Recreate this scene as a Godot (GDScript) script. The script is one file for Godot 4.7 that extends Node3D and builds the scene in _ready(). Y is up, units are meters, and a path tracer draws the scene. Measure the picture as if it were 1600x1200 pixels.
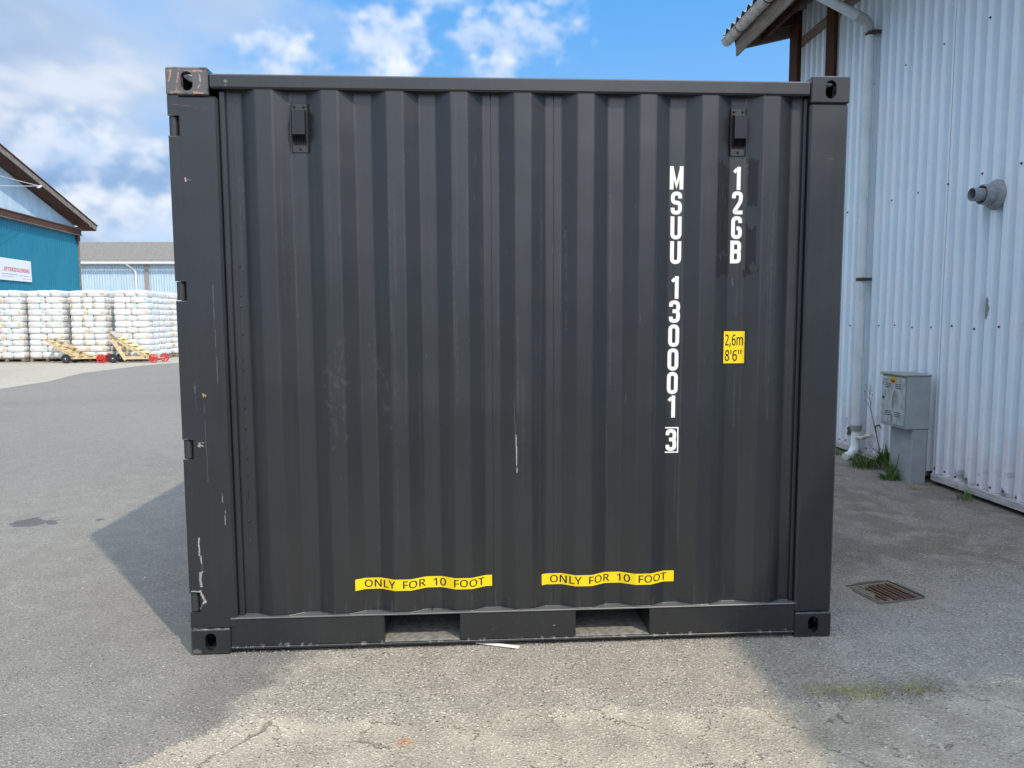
extends Node3D

const L := 2.991
const H := 2.591
const W := 2.438
var rng := RandomNumberGenerator.new()
var taken := {}
var prof_x := PackedFloat32Array()
var prof_z := PackedFloat32Array()

# ---------------------------------------------------------------- helpers
func lin(r: float, g: float, b: float) -> Color:
	return Color(r, g, b).linear_to_srgb()

func mat(c: Color, rough := 0.7, metal := 0.0, spec := 0.5) -> StandardMaterial3D:
	var m := StandardMaterial3D.new()
	m.albedo_color = c
	m.roughness = rough
	m.metallic = metal
	m.metallic_specular = spec
	return m

func fnl(freq: float, sd: int, oct := 4, kind := FastNoiseLite.TYPE_SIMPLEX_SMOOTH) -> FastNoiseLite:
	var n := FastNoiseLite.new()
	n.noise_type = kind
	n.frequency = freq
	n.seed = sd
	n.fractal_octaves = oct
	return n

# a seamless noise image run through colour stops (linear colours)
func ramp_tex(size: int, n: FastNoiseLite, stops: Array, stretch := 1) -> ImageTexture:
	var im := n.get_seamless_image(size, size)
	im.convert(Image.FORMAT_L8)
	var src := im.get_data()
	var lut := PackedByteArray()
	for k in 256:
		var t := k / 255.0
		var c: Color = stops[stops.size() - 1][1]
		for q in stops.size() - 1:
			if t <= stops[q + 1][0]:
				var a: float = stops[q][0]
				c = stops[q][1].lerp(stops[q + 1][1], clampf((t - a) / maxf(stops[q + 1][0] - a, 0.0001), 0, 1))
				break
		c = c.linear_to_srgb()
		lut.append(int(c.r * 255)); lut.append(int(c.g * 255)); lut.append(int(c.b * 255))
	var dst := PackedByteArray()
	dst.resize(size * size * 3)
	for y in size:
		for x in size:
			var k: int = src[(y / stretch) * size + x] * 3
			var o := (y * size + x) * 3
			dst[o] = lut[k]; dst[o + 1] = lut[k + 1]; dst[o + 2] = lut[k + 2]
	return ImageTexture.create_from_image(Image.create_from_data(size, size, false, Image.FORMAT_RGB8, dst))

func bump_tex(size: int, n: FastNoiseLite, amount := 4.0) -> ImageTexture:
	var im := n.get_seamless_image(size, size)
	im.bump_map_to_normal_map(amount)
	return ImageTexture.create_from_image(im)

# a material with noise colour and noise relief, laid by position (scale = repeats per metre)
func noisy(stops: Array, freq: float, sd: int, scale: Vector3, rough := 0.8, bump := 0.0, spec := 0.4, size := 256) -> StandardMaterial3D:
	var m := mat(Color.WHITE, rough, 0.0, spec)
	m.albedo_texture = ramp_tex(size, fnl(freq, sd), stops)
	m.uv1_triplanar = true
	m.uv1_scale = scale
	if bump > 0.0:
		m.normal_enabled = true
		m.normal_texture = bump_tex(size, fnl(freq * 2.0, sd + 7), 3.0)
		m.normal_scale = bump
	return m

func tool() -> SurfaceTool:
	var s := SurfaceTool.new()
	s.begin(Mesh.PRIMITIVE_TRIANGLES)
	s.set_smooth_group(-1)
	return s

func vv(s: SurfaceTool, p: Vector3) -> void:
	s.set_uv(Vector2(p.x / L, 1.0 - p.y / H))
	s.add_vertex(p)

func tri(s: SurfaceTool, a: Vector3, b: Vector3, c: Vector3, ref = null) -> void:
	if ref != null:
		var n := (a - c).cross(a - b)
		if n.dot((a + b + c) / 3.0 - ref) < 0.0:
			var t := b
			b = c
			c = t
	vv(s, a); vv(s, b); vv(s, c)

func quad(s: SurfaceTool, a: Vector3, b: Vector3, c: Vector3, d: Vector3, ref = null) -> void:
	if ref != null:
		var n := (a - c).cross(a - b)
		if n.dot((a + b + c + d) / 4.0 - ref) < 0.0:
			var t := b
			b = d
			d = t
	vv(s, a); vv(s, b); vv(s, c)
	vv(s, a); vv(s, c); vv(s, d)

# a box with chamfered edges
func box(s: SurfaceTool, mn: Vector3, mx: Vector3, b := 0.0, xf := Transform3D()) -> void:
	var c := (mn + mx) * 0.5
	var h := (mx - mn) * 0.5
	b = minf(b, minf(h.x, minf(h.y, h.z)) * 0.9)
	var ref := xf * c
	if b <= 0.0:
		for ax in 3:
			for sg in [-1.0, 1.0]:
				var p := []
				for q in [[-1, -1], [1, -1], [1, 1], [-1, 1]]:
					var o := Vector3.ZERO
					o[ax] = sg * h[ax]
					o[(ax + 1) % 3] = q[0] * h[(ax + 1) % 3]
					o[(ax + 2) % 3] = q[1] * h[(ax + 2) % 3]
					p.append(xf * (c + o))
				quad(s, p[0], p[1], p[2], p[3], ref)
		return
	var P := func(sx: float, sy: float, sz: float, ax: int) -> Vector3:
		var o := Vector3(sx * (h.x - b), sy * (h.y - b), sz * (h.z - b))
		o[ax] = [sx, sy, sz][ax] * h[ax]
		return xf * (c + o)
	for ax in 3:
		for sg in [-1.0, 1.0]:
			var p := []
			for q in [[-1, -1], [1, -1], [1, 1], [-1, 1]]:
				var v := [0.0, 0.0, 0.0]
				v[ax] = sg; v[(ax + 1) % 3] = q[0]; v[(ax + 2) % 3] = q[1]
				p.append(P.call(v[0], v[1], v[2], ax))
			quad(s, p[0], p[1], p[2], p[3], ref)
		var a1 := (ax + 1) % 3
		var a2 := (ax + 2) % 3
		for s1 in [-1.0, 1.0]:
			for s2 in [-1.0, 1.0]:
				var v0 := [0.0, 0.0, 0.0]
				var v1 := [0.0, 0.0, 0.0]
				v0[ax] = -1.0; v0[a1] = s1; v0[a2] = s2
				v1[ax] = 1.0; v1[a1] = s1; v1[a2] = s2
				quad(s, P.call(v0[0], v0[1], v0[2], a1), P.call(v1[0], v1[1], v1[2], a1), P.call(v1[0], v1[1], v1[2], a2), P.call(v0[0], v0[1], v0[2], a2), ref)
	for sx in [-1.0, 1.0]:
		for sy in [-1.0, 1.0]:
			for sz in [-1.0, 1.0]:
				tri(s, P.call(sx, sy, sz, 0), P.call(sx, sy, sz, 1), P.call(sx, sy, sz, 2), ref)

# a beam of rectangular section from a to b
func beam(s: SurfaceTool, a: Vector3, b: Vector3, wide: float, high: float, bev := 0.004, up := Vector3.UP) -> void:
	var d := (b - a).normalized()
	var side := d.cross(up).normalized()
	var u := side.cross(d).normalized()
	var xf := Transform3D(Basis(side, u, -d), a)
	var n := a.distance_to(b)
	box(s, Vector3(-wide / 2, -high / 2, -n), Vector3(wide / 2, high / 2, 0), bev, xf)

func tube(s: SurfaceTool, pts: Array, r, seg := 12, caps := true, smooth := true) -> void:
	var n := pts.size()
	var rings := []
	var nrm := Vector3.UP
	for i in n:
		var t: Vector3
		if i == 0: t = pts[1] - pts[0]
		elif i == n - 1: t = pts[n - 1] - pts[n - 2]
		else: t = (pts[i + 1] - pts[i]).normalized() + (pts[i] - pts[i - 1]).normalized()
		t = t.normalized()
		if i == 0: nrm = t.cross(Vector3.UP if absf(t.y) < 0.9 else Vector3.RIGHT).normalized()
		else: nrm = (nrm - t * nrm.dot(t)).normalized()
		var bi := t.cross(nrm)
		var rr: float = r[i] if r is Array else r
		var ring := []
		for k in seg:
			var a := TAU * k / seg
			ring.append(pts[i] + (nrm * cos(a) + bi * sin(a)) * rr)
		rings.append(ring)
	s.set_smooth_group(0 if smooth else -1)
	for i in n - 1:
		var mid: Vector3 = (pts[i] + pts[i + 1]) * 0.5
		for k in seg:
			var k2 := (k + 1) % seg
			quad(s, rings[i][k], rings[i][k2], rings[i + 1][k2], rings[i + 1][k], mid)
	s.set_smooth_group(-1)
	if caps:
		for k in seg:
			var k2 := (k + 1) % seg
			tri(s, pts[0], rings[0][k], rings[0][k2], pts[1])
			tri(s, pts[n - 1], rings[n - 1][k], rings[n - 1][k2], pts[n - 2])

# a solid of revolution: profile of (distance along the axis, radius)
func lathe(s: SurfaceTool, at: Vector3, axis: Vector3, prof: Array, seg := 24) -> void:
	var u := axis.cross(Vector3.UP if absf(axis.y) < 0.9 else Vector3.RIGHT).normalized()
	var w := axis.cross(u)
	for i in prof.size() - 1:
		var p0: Vector2 = prof[i]
		var p1: Vector2 = prof[i + 1]
		var dp := (p1 - p0).normalized()
		for k in seg:
			var a0 := TAU * k / seg
			var a1 := TAU * (k + 1) / seg
			var d0 := u * cos(a0) + w * sin(a0)
			var d1 := u * cos(a1) + w * sin(a1)
			var A := at + axis * p0.x + d0 * p0.y
			var B := at + axis * p0.x + d1 * p0.y
			var Cc := at + axis * p1.x + d1 * p1.y
			var D := at + axis * p1.x + d0 * p1.y
			var outw := (d0 + d1) * 0.5 * dp.x - axis * dp.y
			var mid := (A + B + Cc + D) / 4.0
			if p0.y < 0.0005: tri(s, A, Cc, D, mid - outw)
			elif p1.y < 0.0005: tri(s, A, B, Cc, mid - outw)
			else: quad(s, A, B, Cc, D, mid - outw)

# corrugated sheet: waves run along «along», sheet rises along «up», bulges towards «out»
func corr(s: SurfaceTool, o: Vector3, along: Vector3, up: Vector3, out: Vector3, waves: float, period: float, depth: float, tall: float, seg := 10, uvs = null, square := 0.0, cut = null) -> void:
	var n := int(waves * seg)
	s.set_smooth_group(0)
	var prev0 := Vector3.ZERO
	var prev1 := Vector3.ZERO
	var pa := 0.0
	for i in n + 1:
		var ph := float(i) / seg
		var w := cos(TAU * ph)
		if square > 0.0: w = clampf(w * (1.0 + square * 3.0), -1, 1)
		var a := ph * period
		var p0 := o + along * a + out * (depth * 0.5 * w)
		var tl: float = tall if cut == null else cut.call(a)
		var p1 := p0 + up * tl
		if i > 0:
			var q := [prev0, p0, p1, prev1]
			var ref := (prev0 + p1) * 0.5 - out
			var nn: Vector3 = (q[0] - q[2]).cross(q[0] - q[1])
			var order := [0, 1, 2, 0, 2, 3] if nn.dot((prev0 + p1) * 0.5 - ref) > 0 else [0, 2, 1, 0, 3, 2]
			for k in order:
				var p: Vector3 = q[k]
				if uvs != null: s.set_uv(uvs.call(p))
				s.add_vertex(p)
		prev0 = p0
		prev1 = p1
		pa = a
	s.set_smooth_group(-1)

func numbered(called: String) -> String:
	if not taken.has(called):
		taken[called] = 0
		return called
	taken[called] += 1
	return "%s_%03d" % [called, taken[called]]

func put(s: SurfaceTool, called: String, m: Material, parent: Node3D) -> MeshInstance3D:
	s.generate_normals()
	return put_mesh(s.commit(), called, m, parent)

func put_mesh(mesh: Mesh, called: String, m: Material, parent: Node3D) -> MeshInstance3D:
	var o := MeshInstance3D.new()
	o.mesh = mesh
	o.material_override = m
	o.name = numbered(called) if parent == self else called
	parent.add_child(o, true)
	return o

func tag(o: Node3D, label: String, category: String, group := "") -> Node3D:
	o.set_meta("label", label)
	o.set_meta("category", category)
	if group: o.set_meta("group", group)
	return o

func thing(called: String, label: String, category: String, at := Vector3.ZERO, group := "") -> Node3D:
	var o := Node3D.new()
	o.name = numbered(called)
	o.position = at
	add_child(o)
	return tag(o, label, category, group)

func structure(o: Node3D) -> void:
	o.set_meta("kind", "structure")

# runs work(band) for bands 0..n-1 on all cores and joins the byte arrays that it returns
var band_out := []
var band_lock := Mutex.new()
func in_bands(n: int, work: Callable) -> Array:
	band_out.clear()
	band_out.resize(n)
	var run := func(k: int) -> void:
		var r = work.call(k)
		band_lock.lock()
		band_out[k] = r
		band_lock.unlock()
	var id := WorkerThreadPool.add_group_task(run, n, -1, true)
	WorkerThreadPool.wait_for_group_task_completion(id)
	return band_out.duplicate()

# ---------------------------------------------------------------- sky
func ss(a: float, b: float, x: float) -> float:
	var t := clampf((x - a) / (b - a), 0, 1)
	return t * t * (3 - 2 * t)

func make_sky(sun: Vector3) -> ImageTexture:
	var w := 2048
	var h := 1024
	var bands := in_bands(32, sky_band.bind(sun))
	var all := PackedByteArray()
	for b in bands: all.append_array(b)
	return ImageTexture.create_from_image(Image.create_from_data(w, h, false, Image.FORMAT_RGBF, all))

func sky_band(band: int, sun: Vector3) -> PackedByteArray:
	var w := 2048
	var h := 1024
	var rows := h / 32
	var data := PackedFloat32Array()
	data.resize(w * rows * 3)
	var big := fnl(0.55, 11, 5)
	var fine := fnl(1.7, 23, 5)
	# single clouds: azimuth, elevation, half width, half height (degrees), strength
	var puffs := [[-13.3, 18.2, 2.4, 1.5, 0.95], [-5.4, 19.8, 3.0, 2.0, 0.72], [-5.0, 17.6, 2.2, 1.1, 0.75], [3.2, 20.2, 4.6, 1.7, 0.66], [1.6, 18.0, 1.8, 1.0, 0.75],
		[-28.0, 11.0, 5.5, 2.0, 0.75], [-24.0, 6.9, 7.0, 1.8, 0.7], [7.6, 23.6, 3.2, 1.4, 0.5], [-2.0, 23.2, 5.0, 1.5, 0.55]]
	for jj in rows:
		var j := band * rows + jj
		var el := PI * (0.5 - (j + 0.5) / h)
		var y := sin(el)
		var cy := cos(el)
		var eld := rad_to_deg(el)
		for i in w:
			var az := TAU * (i + 0.5) / w
			if az > PI: az -= TAU
			var o := (jj * w + i) * 3
			if y < -0.02:
				data[o] = 0.26; data[o + 1] = 0.26; data[o + 2] = 0.25
				continue
			var dx := sin(az) * cy
			var dz := -cos(az) * cy
			var yy := maxf(y, 0.0)
			var k := 1.0 / (yy + 0.16)
			var px := dx * k
			var pz := dz * k
			var n1 := big.get_noise_2d(px, pz)
			var n2 := fine.get_noise_2d(px, pz)
			var azd := rad_to_deg(az)
			# a cloud sheet lies to the left; the sky is clear on the right, where the sun stands
			var turn := absf(wrapf(azd + 112.0, -180.0, 180.0))
			var sheet := ss(128.0, 78.0, turn + n1 * 26.0) * ss(0.0, 0.10, yy + 0.05)
			sheet = maxf(sheet, 0.62 * ss(0.72, 0.95, yy))
			var d := n1 * 0.75 + n2 * 0.45 - 0.42 + sheet * 0.98
			var hor := ss(0.42, 0.02, yy)
			var near_sun := maxf(dx * sun.x + y * sun.y + dz * sun.z, 0.0)
			var glow := pow(near_sun, 2.5) * 1.38
			var r := lerpf(0.095, 0.34, hor * 0.85) + glow * 0.86
			var g := lerpf(0.315, 0.56, hor * 0.85) + glow * 0.97
			var b := lerpf(0.68, 0.80, hor) + glow * 1.05
			var cov := ss(-0.20, 0.60, d) * 0.90
			var thick := ss(-0.05, 0.75, d)
			var lit := clampf((big.get_noise_2d(px + sun.x * 0.25, pz + sun.z * 0.25) - n1) * -1.3 + 0.45 + n2 * 0.8, 0, 1)
			var sh := thick * (1.0 - ss(0.35, 0.95, lit) * 0.9)
			# unseen cloud overhead, brightened above the banks near the horizon to add fill
			var thin := ss(0.35, 0.85, yy) * 0.38
			var cr := lerpf(0.62, 0.24, sh) + thin * 1.2 + glow
			var cg := lerpf(0.66, 0.345, sh) + thin * 1.2 + glow
			var cb := lerpf(0.72, 0.52, sh) + thin * 1.2 + glow
			# a grey-blue bank low behind the far roofs
			var bank := ss(4.4, 0.0, absf(eld - 9.0 + n1 * 3.0)) * ss(8.0, -2.0, absf(azd + 24.0) - 14.0)
			cr = lerpf(cr, 0.17, bank * 0.8); cg = lerpf(cg, 0.29, bank * 0.8); cb = lerpf(cb, 0.50, bank * 0.8)
			cov = maxf(cov, bank * 0.85)
			r = lerpf(r, cr, cov); g = lerpf(g, cg, cov); b = lerpf(b, cb, cov)
			if absf(azd) < 50.0 and eld < 32.0:
				for p in puffs:
					var ex: float = (azd - p[0]) / p[2]
					var ey: float = (eld - p[1]) / p[3]
					if absf(ex) < 2.4 and absf(ey) < 2.4:
						var q: float = 1.0 - (ex * ex + ey * ey) * 0.8 + fine.get_noise_2d(azd * 0.20, eld * 0.30 + 9.0) * 1.6 + fine.get_noise_2d(azd * 0.7, eld * 0.9) * 0.5
						var a: float = ss(-0.5, 1.5, q) * p[4]
						var top := ss(-0.9, 0.7, ey + n2)
						r = lerpf(r, lerpf(0.52, 0.76, top), a); g = lerpf(g, lerpf(0.60, 0.78, top), a); b = lerpf(b, lerpf(0.74, 0.82, top), a)
			data[o] = r; data[o + 1] = g; data[o + 2] = b
	return data.to_byte_array()

# ---------------------------------------------------------------- ground
var grain := PackedFloat32Array()
var lut := PackedByteArray()

func to8(v: float) -> int:
	return lut[clampi(int(v * 1023.0), 0, 1023)]

func make_grain() -> void:
	lut.resize(1024)
	for k in 1024: lut[k] = int(round(Color(k / 1023.0, 0, 0).linear_to_srgb().r * 255.0))
	var n := 1024
	grain.resize(n * n)
	var soft := fnl(0.02, 5, 4).get_seamless_image(n, n)
	soft.convert(Image.FORMAT_L8)
	var sd := soft.get_data()
	for k in n * n:
		grain[k] = 0.76 + rng.randf() * 0.44 + (sd[k] / 255.0 - 0.5) * 0.16
	# pale and dark stone chips bedded in the tar
	for k in 70000:
		var x := rng.randi() % n
		var y := rng.randi() % n
		var v := rng.randf()
		var amt := 1.22 + 0.62 * rng.randf() * rng.randf() if v > 0.22 else 0.5 + 0.3 * rng.randf()
		var sx := 1 + rng.randi() % 2
		var sy := 1 + rng.randi() % 2
		for b in sy:
			for a in sx:
				grain[((y + b) % n) * n + (x + a) % n] = amt * (0.92 + 0.16 * rng.randf())

func img_l8(n: FastNoiseLite, size: int) -> PackedByteArray:
	var im := n.get_image(size, size)
	im.convert(Image.FORMAT_L8)
	return im.get_data()

const NX := -2.5
const NZ := -6.0
var edge_pts := [Vector2(-2.5, 2.6), Vector2(-0.6, 1.35), Vector2(0.056, 0.86), Vector2(0.164, 0.743), Vector2(0.296, 0.607), Vector2(0.497, 0.563), Vector2(0.844, 0.612), Vector2(1.183, 0.607), Vector2(1.43, 0.56), Vector2(1.678, 0.594), Vector2(1.922, 0.62), Vector2(2.168, 0.635), Vector2(2.517, 0.58), Vector2(2.729, 0.545), Vector2(3.131, 0.54), Vector2(3.64, 0.404), Vector2(5.6, 0.15)]

func edge_z(x: float) -> float:
	for k in edge_pts.size() - 1:
		if x <= edge_pts[k + 1].x:
			return lerpf(edge_pts[k].y, edge_pts[k + 1].y, (x - edge_pts[k].x) / (edge_pts[k + 1].x - edge_pts[k].x))
	return 0.15

var na: PackedByteArray
var nb: PackedByteArray
var nc: PackedByteArray
var cd: PackedByteArray
var ez := PackedFloat32Array()

func make_near_maps() -> Array:
	var n := 2048
	na = img_l8(fnl(0.012, 31, 5), 512)      # features of about a metre
	nb = img_l8(fnl(0.05, 37, 5), 512)       # of about 0.3 m
	nc = img_l8(fnl(0.035, 41, 4), 2048 / 2) # of about 0.2 m, sharper
	var cell := fnl(0.0115, 43, 1, FastNoiseLite.TYPE_CELLULAR)
	cell.cellular_return_type = FastNoiseLite.RETURN_DISTANCE2_SUB
	cell.fractal_type = FastNoiseLite.FRACTAL_NONE
	cell.domain_warp_enabled = true
	cell.domain_warp_amplitude = 44.0
	cell.domain_warp_frequency = 0.010
	cell.domain_warp_fractal_octaves = 4
	cd = img_l8(cell, 2048)
	for i in n: ez.append(edge_z(NX + i / 256.0))
	var rgb := PackedByteArray()
	var hgt := PackedByteArray()
	for b in in_bands(64, near_band):
		rgb.append_array(b[0])
		hgt.append_array(b[1])
	var him := Image.create_from_data(n, n, false, Image.FORMAT_L8, hgt)
	him.bump_map_to_normal_map(5.0)
	return [ImageTexture.create_from_image(Image.create_from_data(n, n, false, Image.FORMAT_RGB8, rgb)), ImageTexture.create_from_image(him)]

func near_band(band: int) -> Array:
	var n := 2048
	var rows := n / 64
	var rgb := PackedByteArray()
	rgb.resize(n * rows * 3)
	var hgt := PackedByteArray()
	hgt.resize(n * rows)
	for jj in rows:
		var j := band * rows + jj
		var z := NZ + j / 256.0
		var tj := ((j + 512) % 1024) * 1024
		var row8 := (j >> 2) * 512
		var row2 := (j >> 1) * 1024
		for i in n:
			var x := NX + i / 256.0
			var gr := grain[tj + ((i + 384) & 1023)]
			var o := jj * n + i
			var r := 0.218
			var g := 0.211
			var b := 0.194
			var hh := gr
			if not (x > 0.25 and x < 2.75 and z < -0.3):
				var va := na[row8 + (i >> 2)] / 255.0
				var vb := nb[row8 + (i >> 2)] / 255.0
				var vc := nc[row2 + (i >> 1)] / 255.0
				var con := 1.0
				var f := 0.0
				# worn chippings with the tar gone, in front of the container
				if z > -0.7 and x > -0.4: f = ss(0.0, 0.22, x - 0.36 + (z - 0.1) * 0.28 + (vb - 0.5) * 0.22) * ss(-0.45, 0.0, z + (va - 0.5) * 0.3) * ss(3.2, 2.3, x + (vb - 0.5) * 0.7)
				if f > 0.0:
					r += 0.100 * f; g += 0.085 * f; b += 0.060 * f
					con += 0.55 * f
				# a darker tar patch beside the left foot
				var dk := 0.0
				if z > -0.2 and z < 0.8 and x < 1.0 and x > -0.3: dk = ss(0.10, 0.0, absf(x - 0.33 + z * 0.22 + (vb - 0.5) * 0.25) - 0.13) * ss(-0.1, 0.05, z) * ss(0.75, 0.5, z)
				r -= 0.022 * dk; g -= 0.021 * dk; b -= 0.018 * dk
				# chippings at the passage mouth, painted paler to lighten the shed shadow there
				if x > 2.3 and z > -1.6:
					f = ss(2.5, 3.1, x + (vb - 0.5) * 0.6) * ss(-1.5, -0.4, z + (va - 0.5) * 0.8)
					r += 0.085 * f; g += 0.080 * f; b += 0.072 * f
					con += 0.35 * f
				# trodden dirt in the passage beside the shed
				f = 0.0
				if x > 2.1 and z < 0.7: f = ss(2.7, 3.5, x + (va - 0.5) * 1.1) * ss(-0.25, -1.0, z + (vb - 0.5) * 0.6) * ss(-5.95, -4.6, z + (vb - 0.5) * 0.5)
				if f > 0.0:
					var dirt := ss(0.36, 0.62, vb * 0.6 + va * 0.4)
					var far := ss(0.40, 0.60, va)
					r = lerpf(r, lerpf(0.290, 0.205, dirt), f * (0.6 + 0.4 * far)); g = lerpf(g, lerpf(0.268, 0.183, dirt), f * (0.6 + 0.4 * far)); b = lerpf(b, lerpf(0.235, 0.150, dirt), f * (0.6 + 0.4 * far))
					con += f * (0.3 - 0.2 * dirt)
				# sand washed round the drain
				var dd := Vector2((x - 3.56) / 1.35, z + 0.57).length()
				f = 0.0 if dd > 0.6 else ss(0.36, 0.17, dd + (vc - 0.5) * 0.22) * 0.8
				if f > 0.0:
					r = lerpf(r, 0.30, f); g = lerpf(g, 0.275, f); b = lerpf(b, 0.23, f)
				# the old cracked layer at the front
				var d := z - ez[i] + (vc - 0.5) * 0.09 + (vb - 0.5) * 0.05
				f = ss(-0.025, 0.025, d + (vc - 0.5) * 0.07 + (gr - 1.0) * 0.05)
				if f > 0.0:
					var grey := ss(2.35, 3.1, x + (vb - 0.5) * 0.8)  # right end greyer, and painted paler to offset the eave shadow
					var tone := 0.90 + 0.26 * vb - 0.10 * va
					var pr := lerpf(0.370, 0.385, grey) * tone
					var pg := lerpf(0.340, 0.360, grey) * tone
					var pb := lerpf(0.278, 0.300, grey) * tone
					var ck: int = cd[j * n + i]
					var crack := ss(3.8, 0.6, ck) * (0.2 + 0.8 * ss(0.40, 0.58, vb))
					pr *= 1.0 - 0.45 * crack; pg *= 1.0 - 0.5 * crack; pb *= 1.0 - 0.5 * crack
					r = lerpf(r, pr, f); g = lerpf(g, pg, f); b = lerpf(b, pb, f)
					con = lerpf(con, 1.05, f)
					hh -= crack * 1.2 * f
				# damp soil and moss along the edge of the old layer
				f = 0.0
				if z > 0.2 and z < 0.8 and x > 2.2 and x < 3.8: f = ss(0.10, 0.0, absf(z - 0.495 + (vb - 0.5) * 0.08 + (x - 2.9) * 0.03) - 0.02) * ss(2.45, 2.7, x + (vc - 0.5) * 0.3) * ss(3.45, 3.15, x + (vc - 0.5) * 0.4)
				if f > 0.0:
					var ms := ss(0.45, 0.62, vc)
					r = lerpf(r, lerpf(0.16, 0.20, ms), f * 0.5); g = lerpf(g, lerpf(0.15, 0.205, ms), f * 0.5); b = lerpf(b, lerpf(0.125, 0.10, ms), f * 0.5)
				var ox := 0.0
				var oz := 0.0
				# oil spill and a few drops
				if x < -0.9 and z < -2.0:
					ox = (x + 2.04) / 0.17
					oz = (z + 2.35) / 0.11
					f = ss(1.0, 0.75, sqrt(ox * ox + oz * oz) + (vc - 0.5) * 1.7)
					ox = (x + 1.58) / 0.07; oz = (z + 2.40) / 0.045
					f = maxf(f, ss(1.0, 0.7, sqrt(ox * ox + oz * oz) + (vc - 0.5) * 2.2))
					ox = (x + 1.10) / 0.07; oz = (z + 3.55) / 0.07
					f = maxf(f, 0.6 * ss(1.0, 0.7, sqrt(ox * ox + oz * oz) + (vc - 0.5) * 2.2))
					r = lerpf(r, 0.085, f * 0.8); g = lerpf(g, 0.088, f * 0.8); b = lerpf(b, 0.098, f * 0.8)
				# a smear of brick dust
				if z > 0.5:
					ox = (x - 1.025) / 0.035; oz = (z - 0.735) / 0.035
					f = ss(1.0, 0.1, sqrt(ox * ox + oz * oz) + (vc - 0.5) * 1.6) * 0.45
					r = lerpf(r, 0.42, f); g = lerpf(g, 0.19, f); b = lerpf(b, 0.10, f)
				var ton := 0.93 + 0.14 * vb
				gr = maxf(0.3, 1.0 + (gr - 1.0) * con) * ton
			o *= 3
			rgb[o] = to8(r * gr); rgb[o + 1] = to8(g * gr); rgb[o + 2] = to8(b * gr)
			hgt[o / 3] = clampi(int(hh * 90.0), 0, 255)
	return [rgb, hgt]

func make_tile_maps(cr: float, cg: float, cb: float) -> Array:
	var n := 1024
	var rgb := PackedByteArray()
	rgb.resize(n * n * 3)
	var hgt := PackedByteArray()
	hgt.resize(n * n)
	for k in n * n:
		var gr := grain[k]
		rgb[k * 3] = to8(cr * gr); rgb[k * 3 + 1] = to8(cg * gr); rgb[k * 3 + 2] = to8(cb * gr)
		hgt[k] = clampi(int(gr * 90.0), 0, 255)
	var him := Image.create_from_data(n, n, false, Image.FORMAT_L8, hgt)
	him.bump_map_to_normal_map(5.0)
	return [ImageTexture.create_from_image(Image.create_from_data(n, n, false, Image.FORMAT_RGB8, rgb)), ImageTexture.create_from_image(him)]

func ground_mat(maps: Array, macro: Texture2D) -> StandardMaterial3D:
	var m := mat(Color.WHITE, 0.92, 0.0, 0.25)
	m.albedo_texture = maps[0]
	m.normal_enabled = true
	m.normal_texture = maps[1]
	m.normal_scale = 0.8
	if macro:
		m.detail_enabled = true
		m.detail_blend_mode = BaseMaterial3D.BLEND_MODE_MUL
		m.detail_albedo = macro
		m.detail_uv_layer = BaseMaterial3D.DETAIL_UV_2
	return m

func gv(s: SurfaceTool, p: Vector3, near: bool) -> void:
	if near: s.set_uv(Vector2((p.x - NX) / 8.0, (p.z - NZ) / 8.0))
	else: s.set_uv(Vector2(p.x / 4.0, p.z / 4.0))
	s.set_uv2(Vector2(p.x / 23.0, p.z / 23.0))
	s.add_vertex(p)

const DRAIN := Vector2(3.60, -0.60)
const DRAIN_TURN := 0.22
func drain_corners(grow: float) -> PackedVector2Array:
	var out := PackedVector2Array()
	for q in [[-1, -1], [1, -1], [1, 1], [-1, 1]]:
		out.append(DRAIN + Vector2(q[0] * (0.152 + grow), q[1] * (0.1334 + grow)).rotated(DRAIN_TURN * -1.0))
	return out

func ground_y(x: float, z: float, bumps: FastNoiseLite) -> float:
	var rim := minf(minf(x - NX, NX + 8.0 - x), minf(z - NZ, NZ + 8.0 - z))
	var d := z - edge_z(x) + bumps.get_noise_2d(x * 9.0, z * 9.0) * 0.05
	var y := -0.010 * ss(-0.02, 0.03, d) - 0.004 - 0.003 * bumps.get_noise_2d(x * 2.2, z * 2.2)
	# the surface dips to the drain
	y -= 0.022 * ss(0.75, 0.1, Vector2(x, z).distance_to(DRAIN))
	return y * ss(0.0, 0.35, rim)

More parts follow.
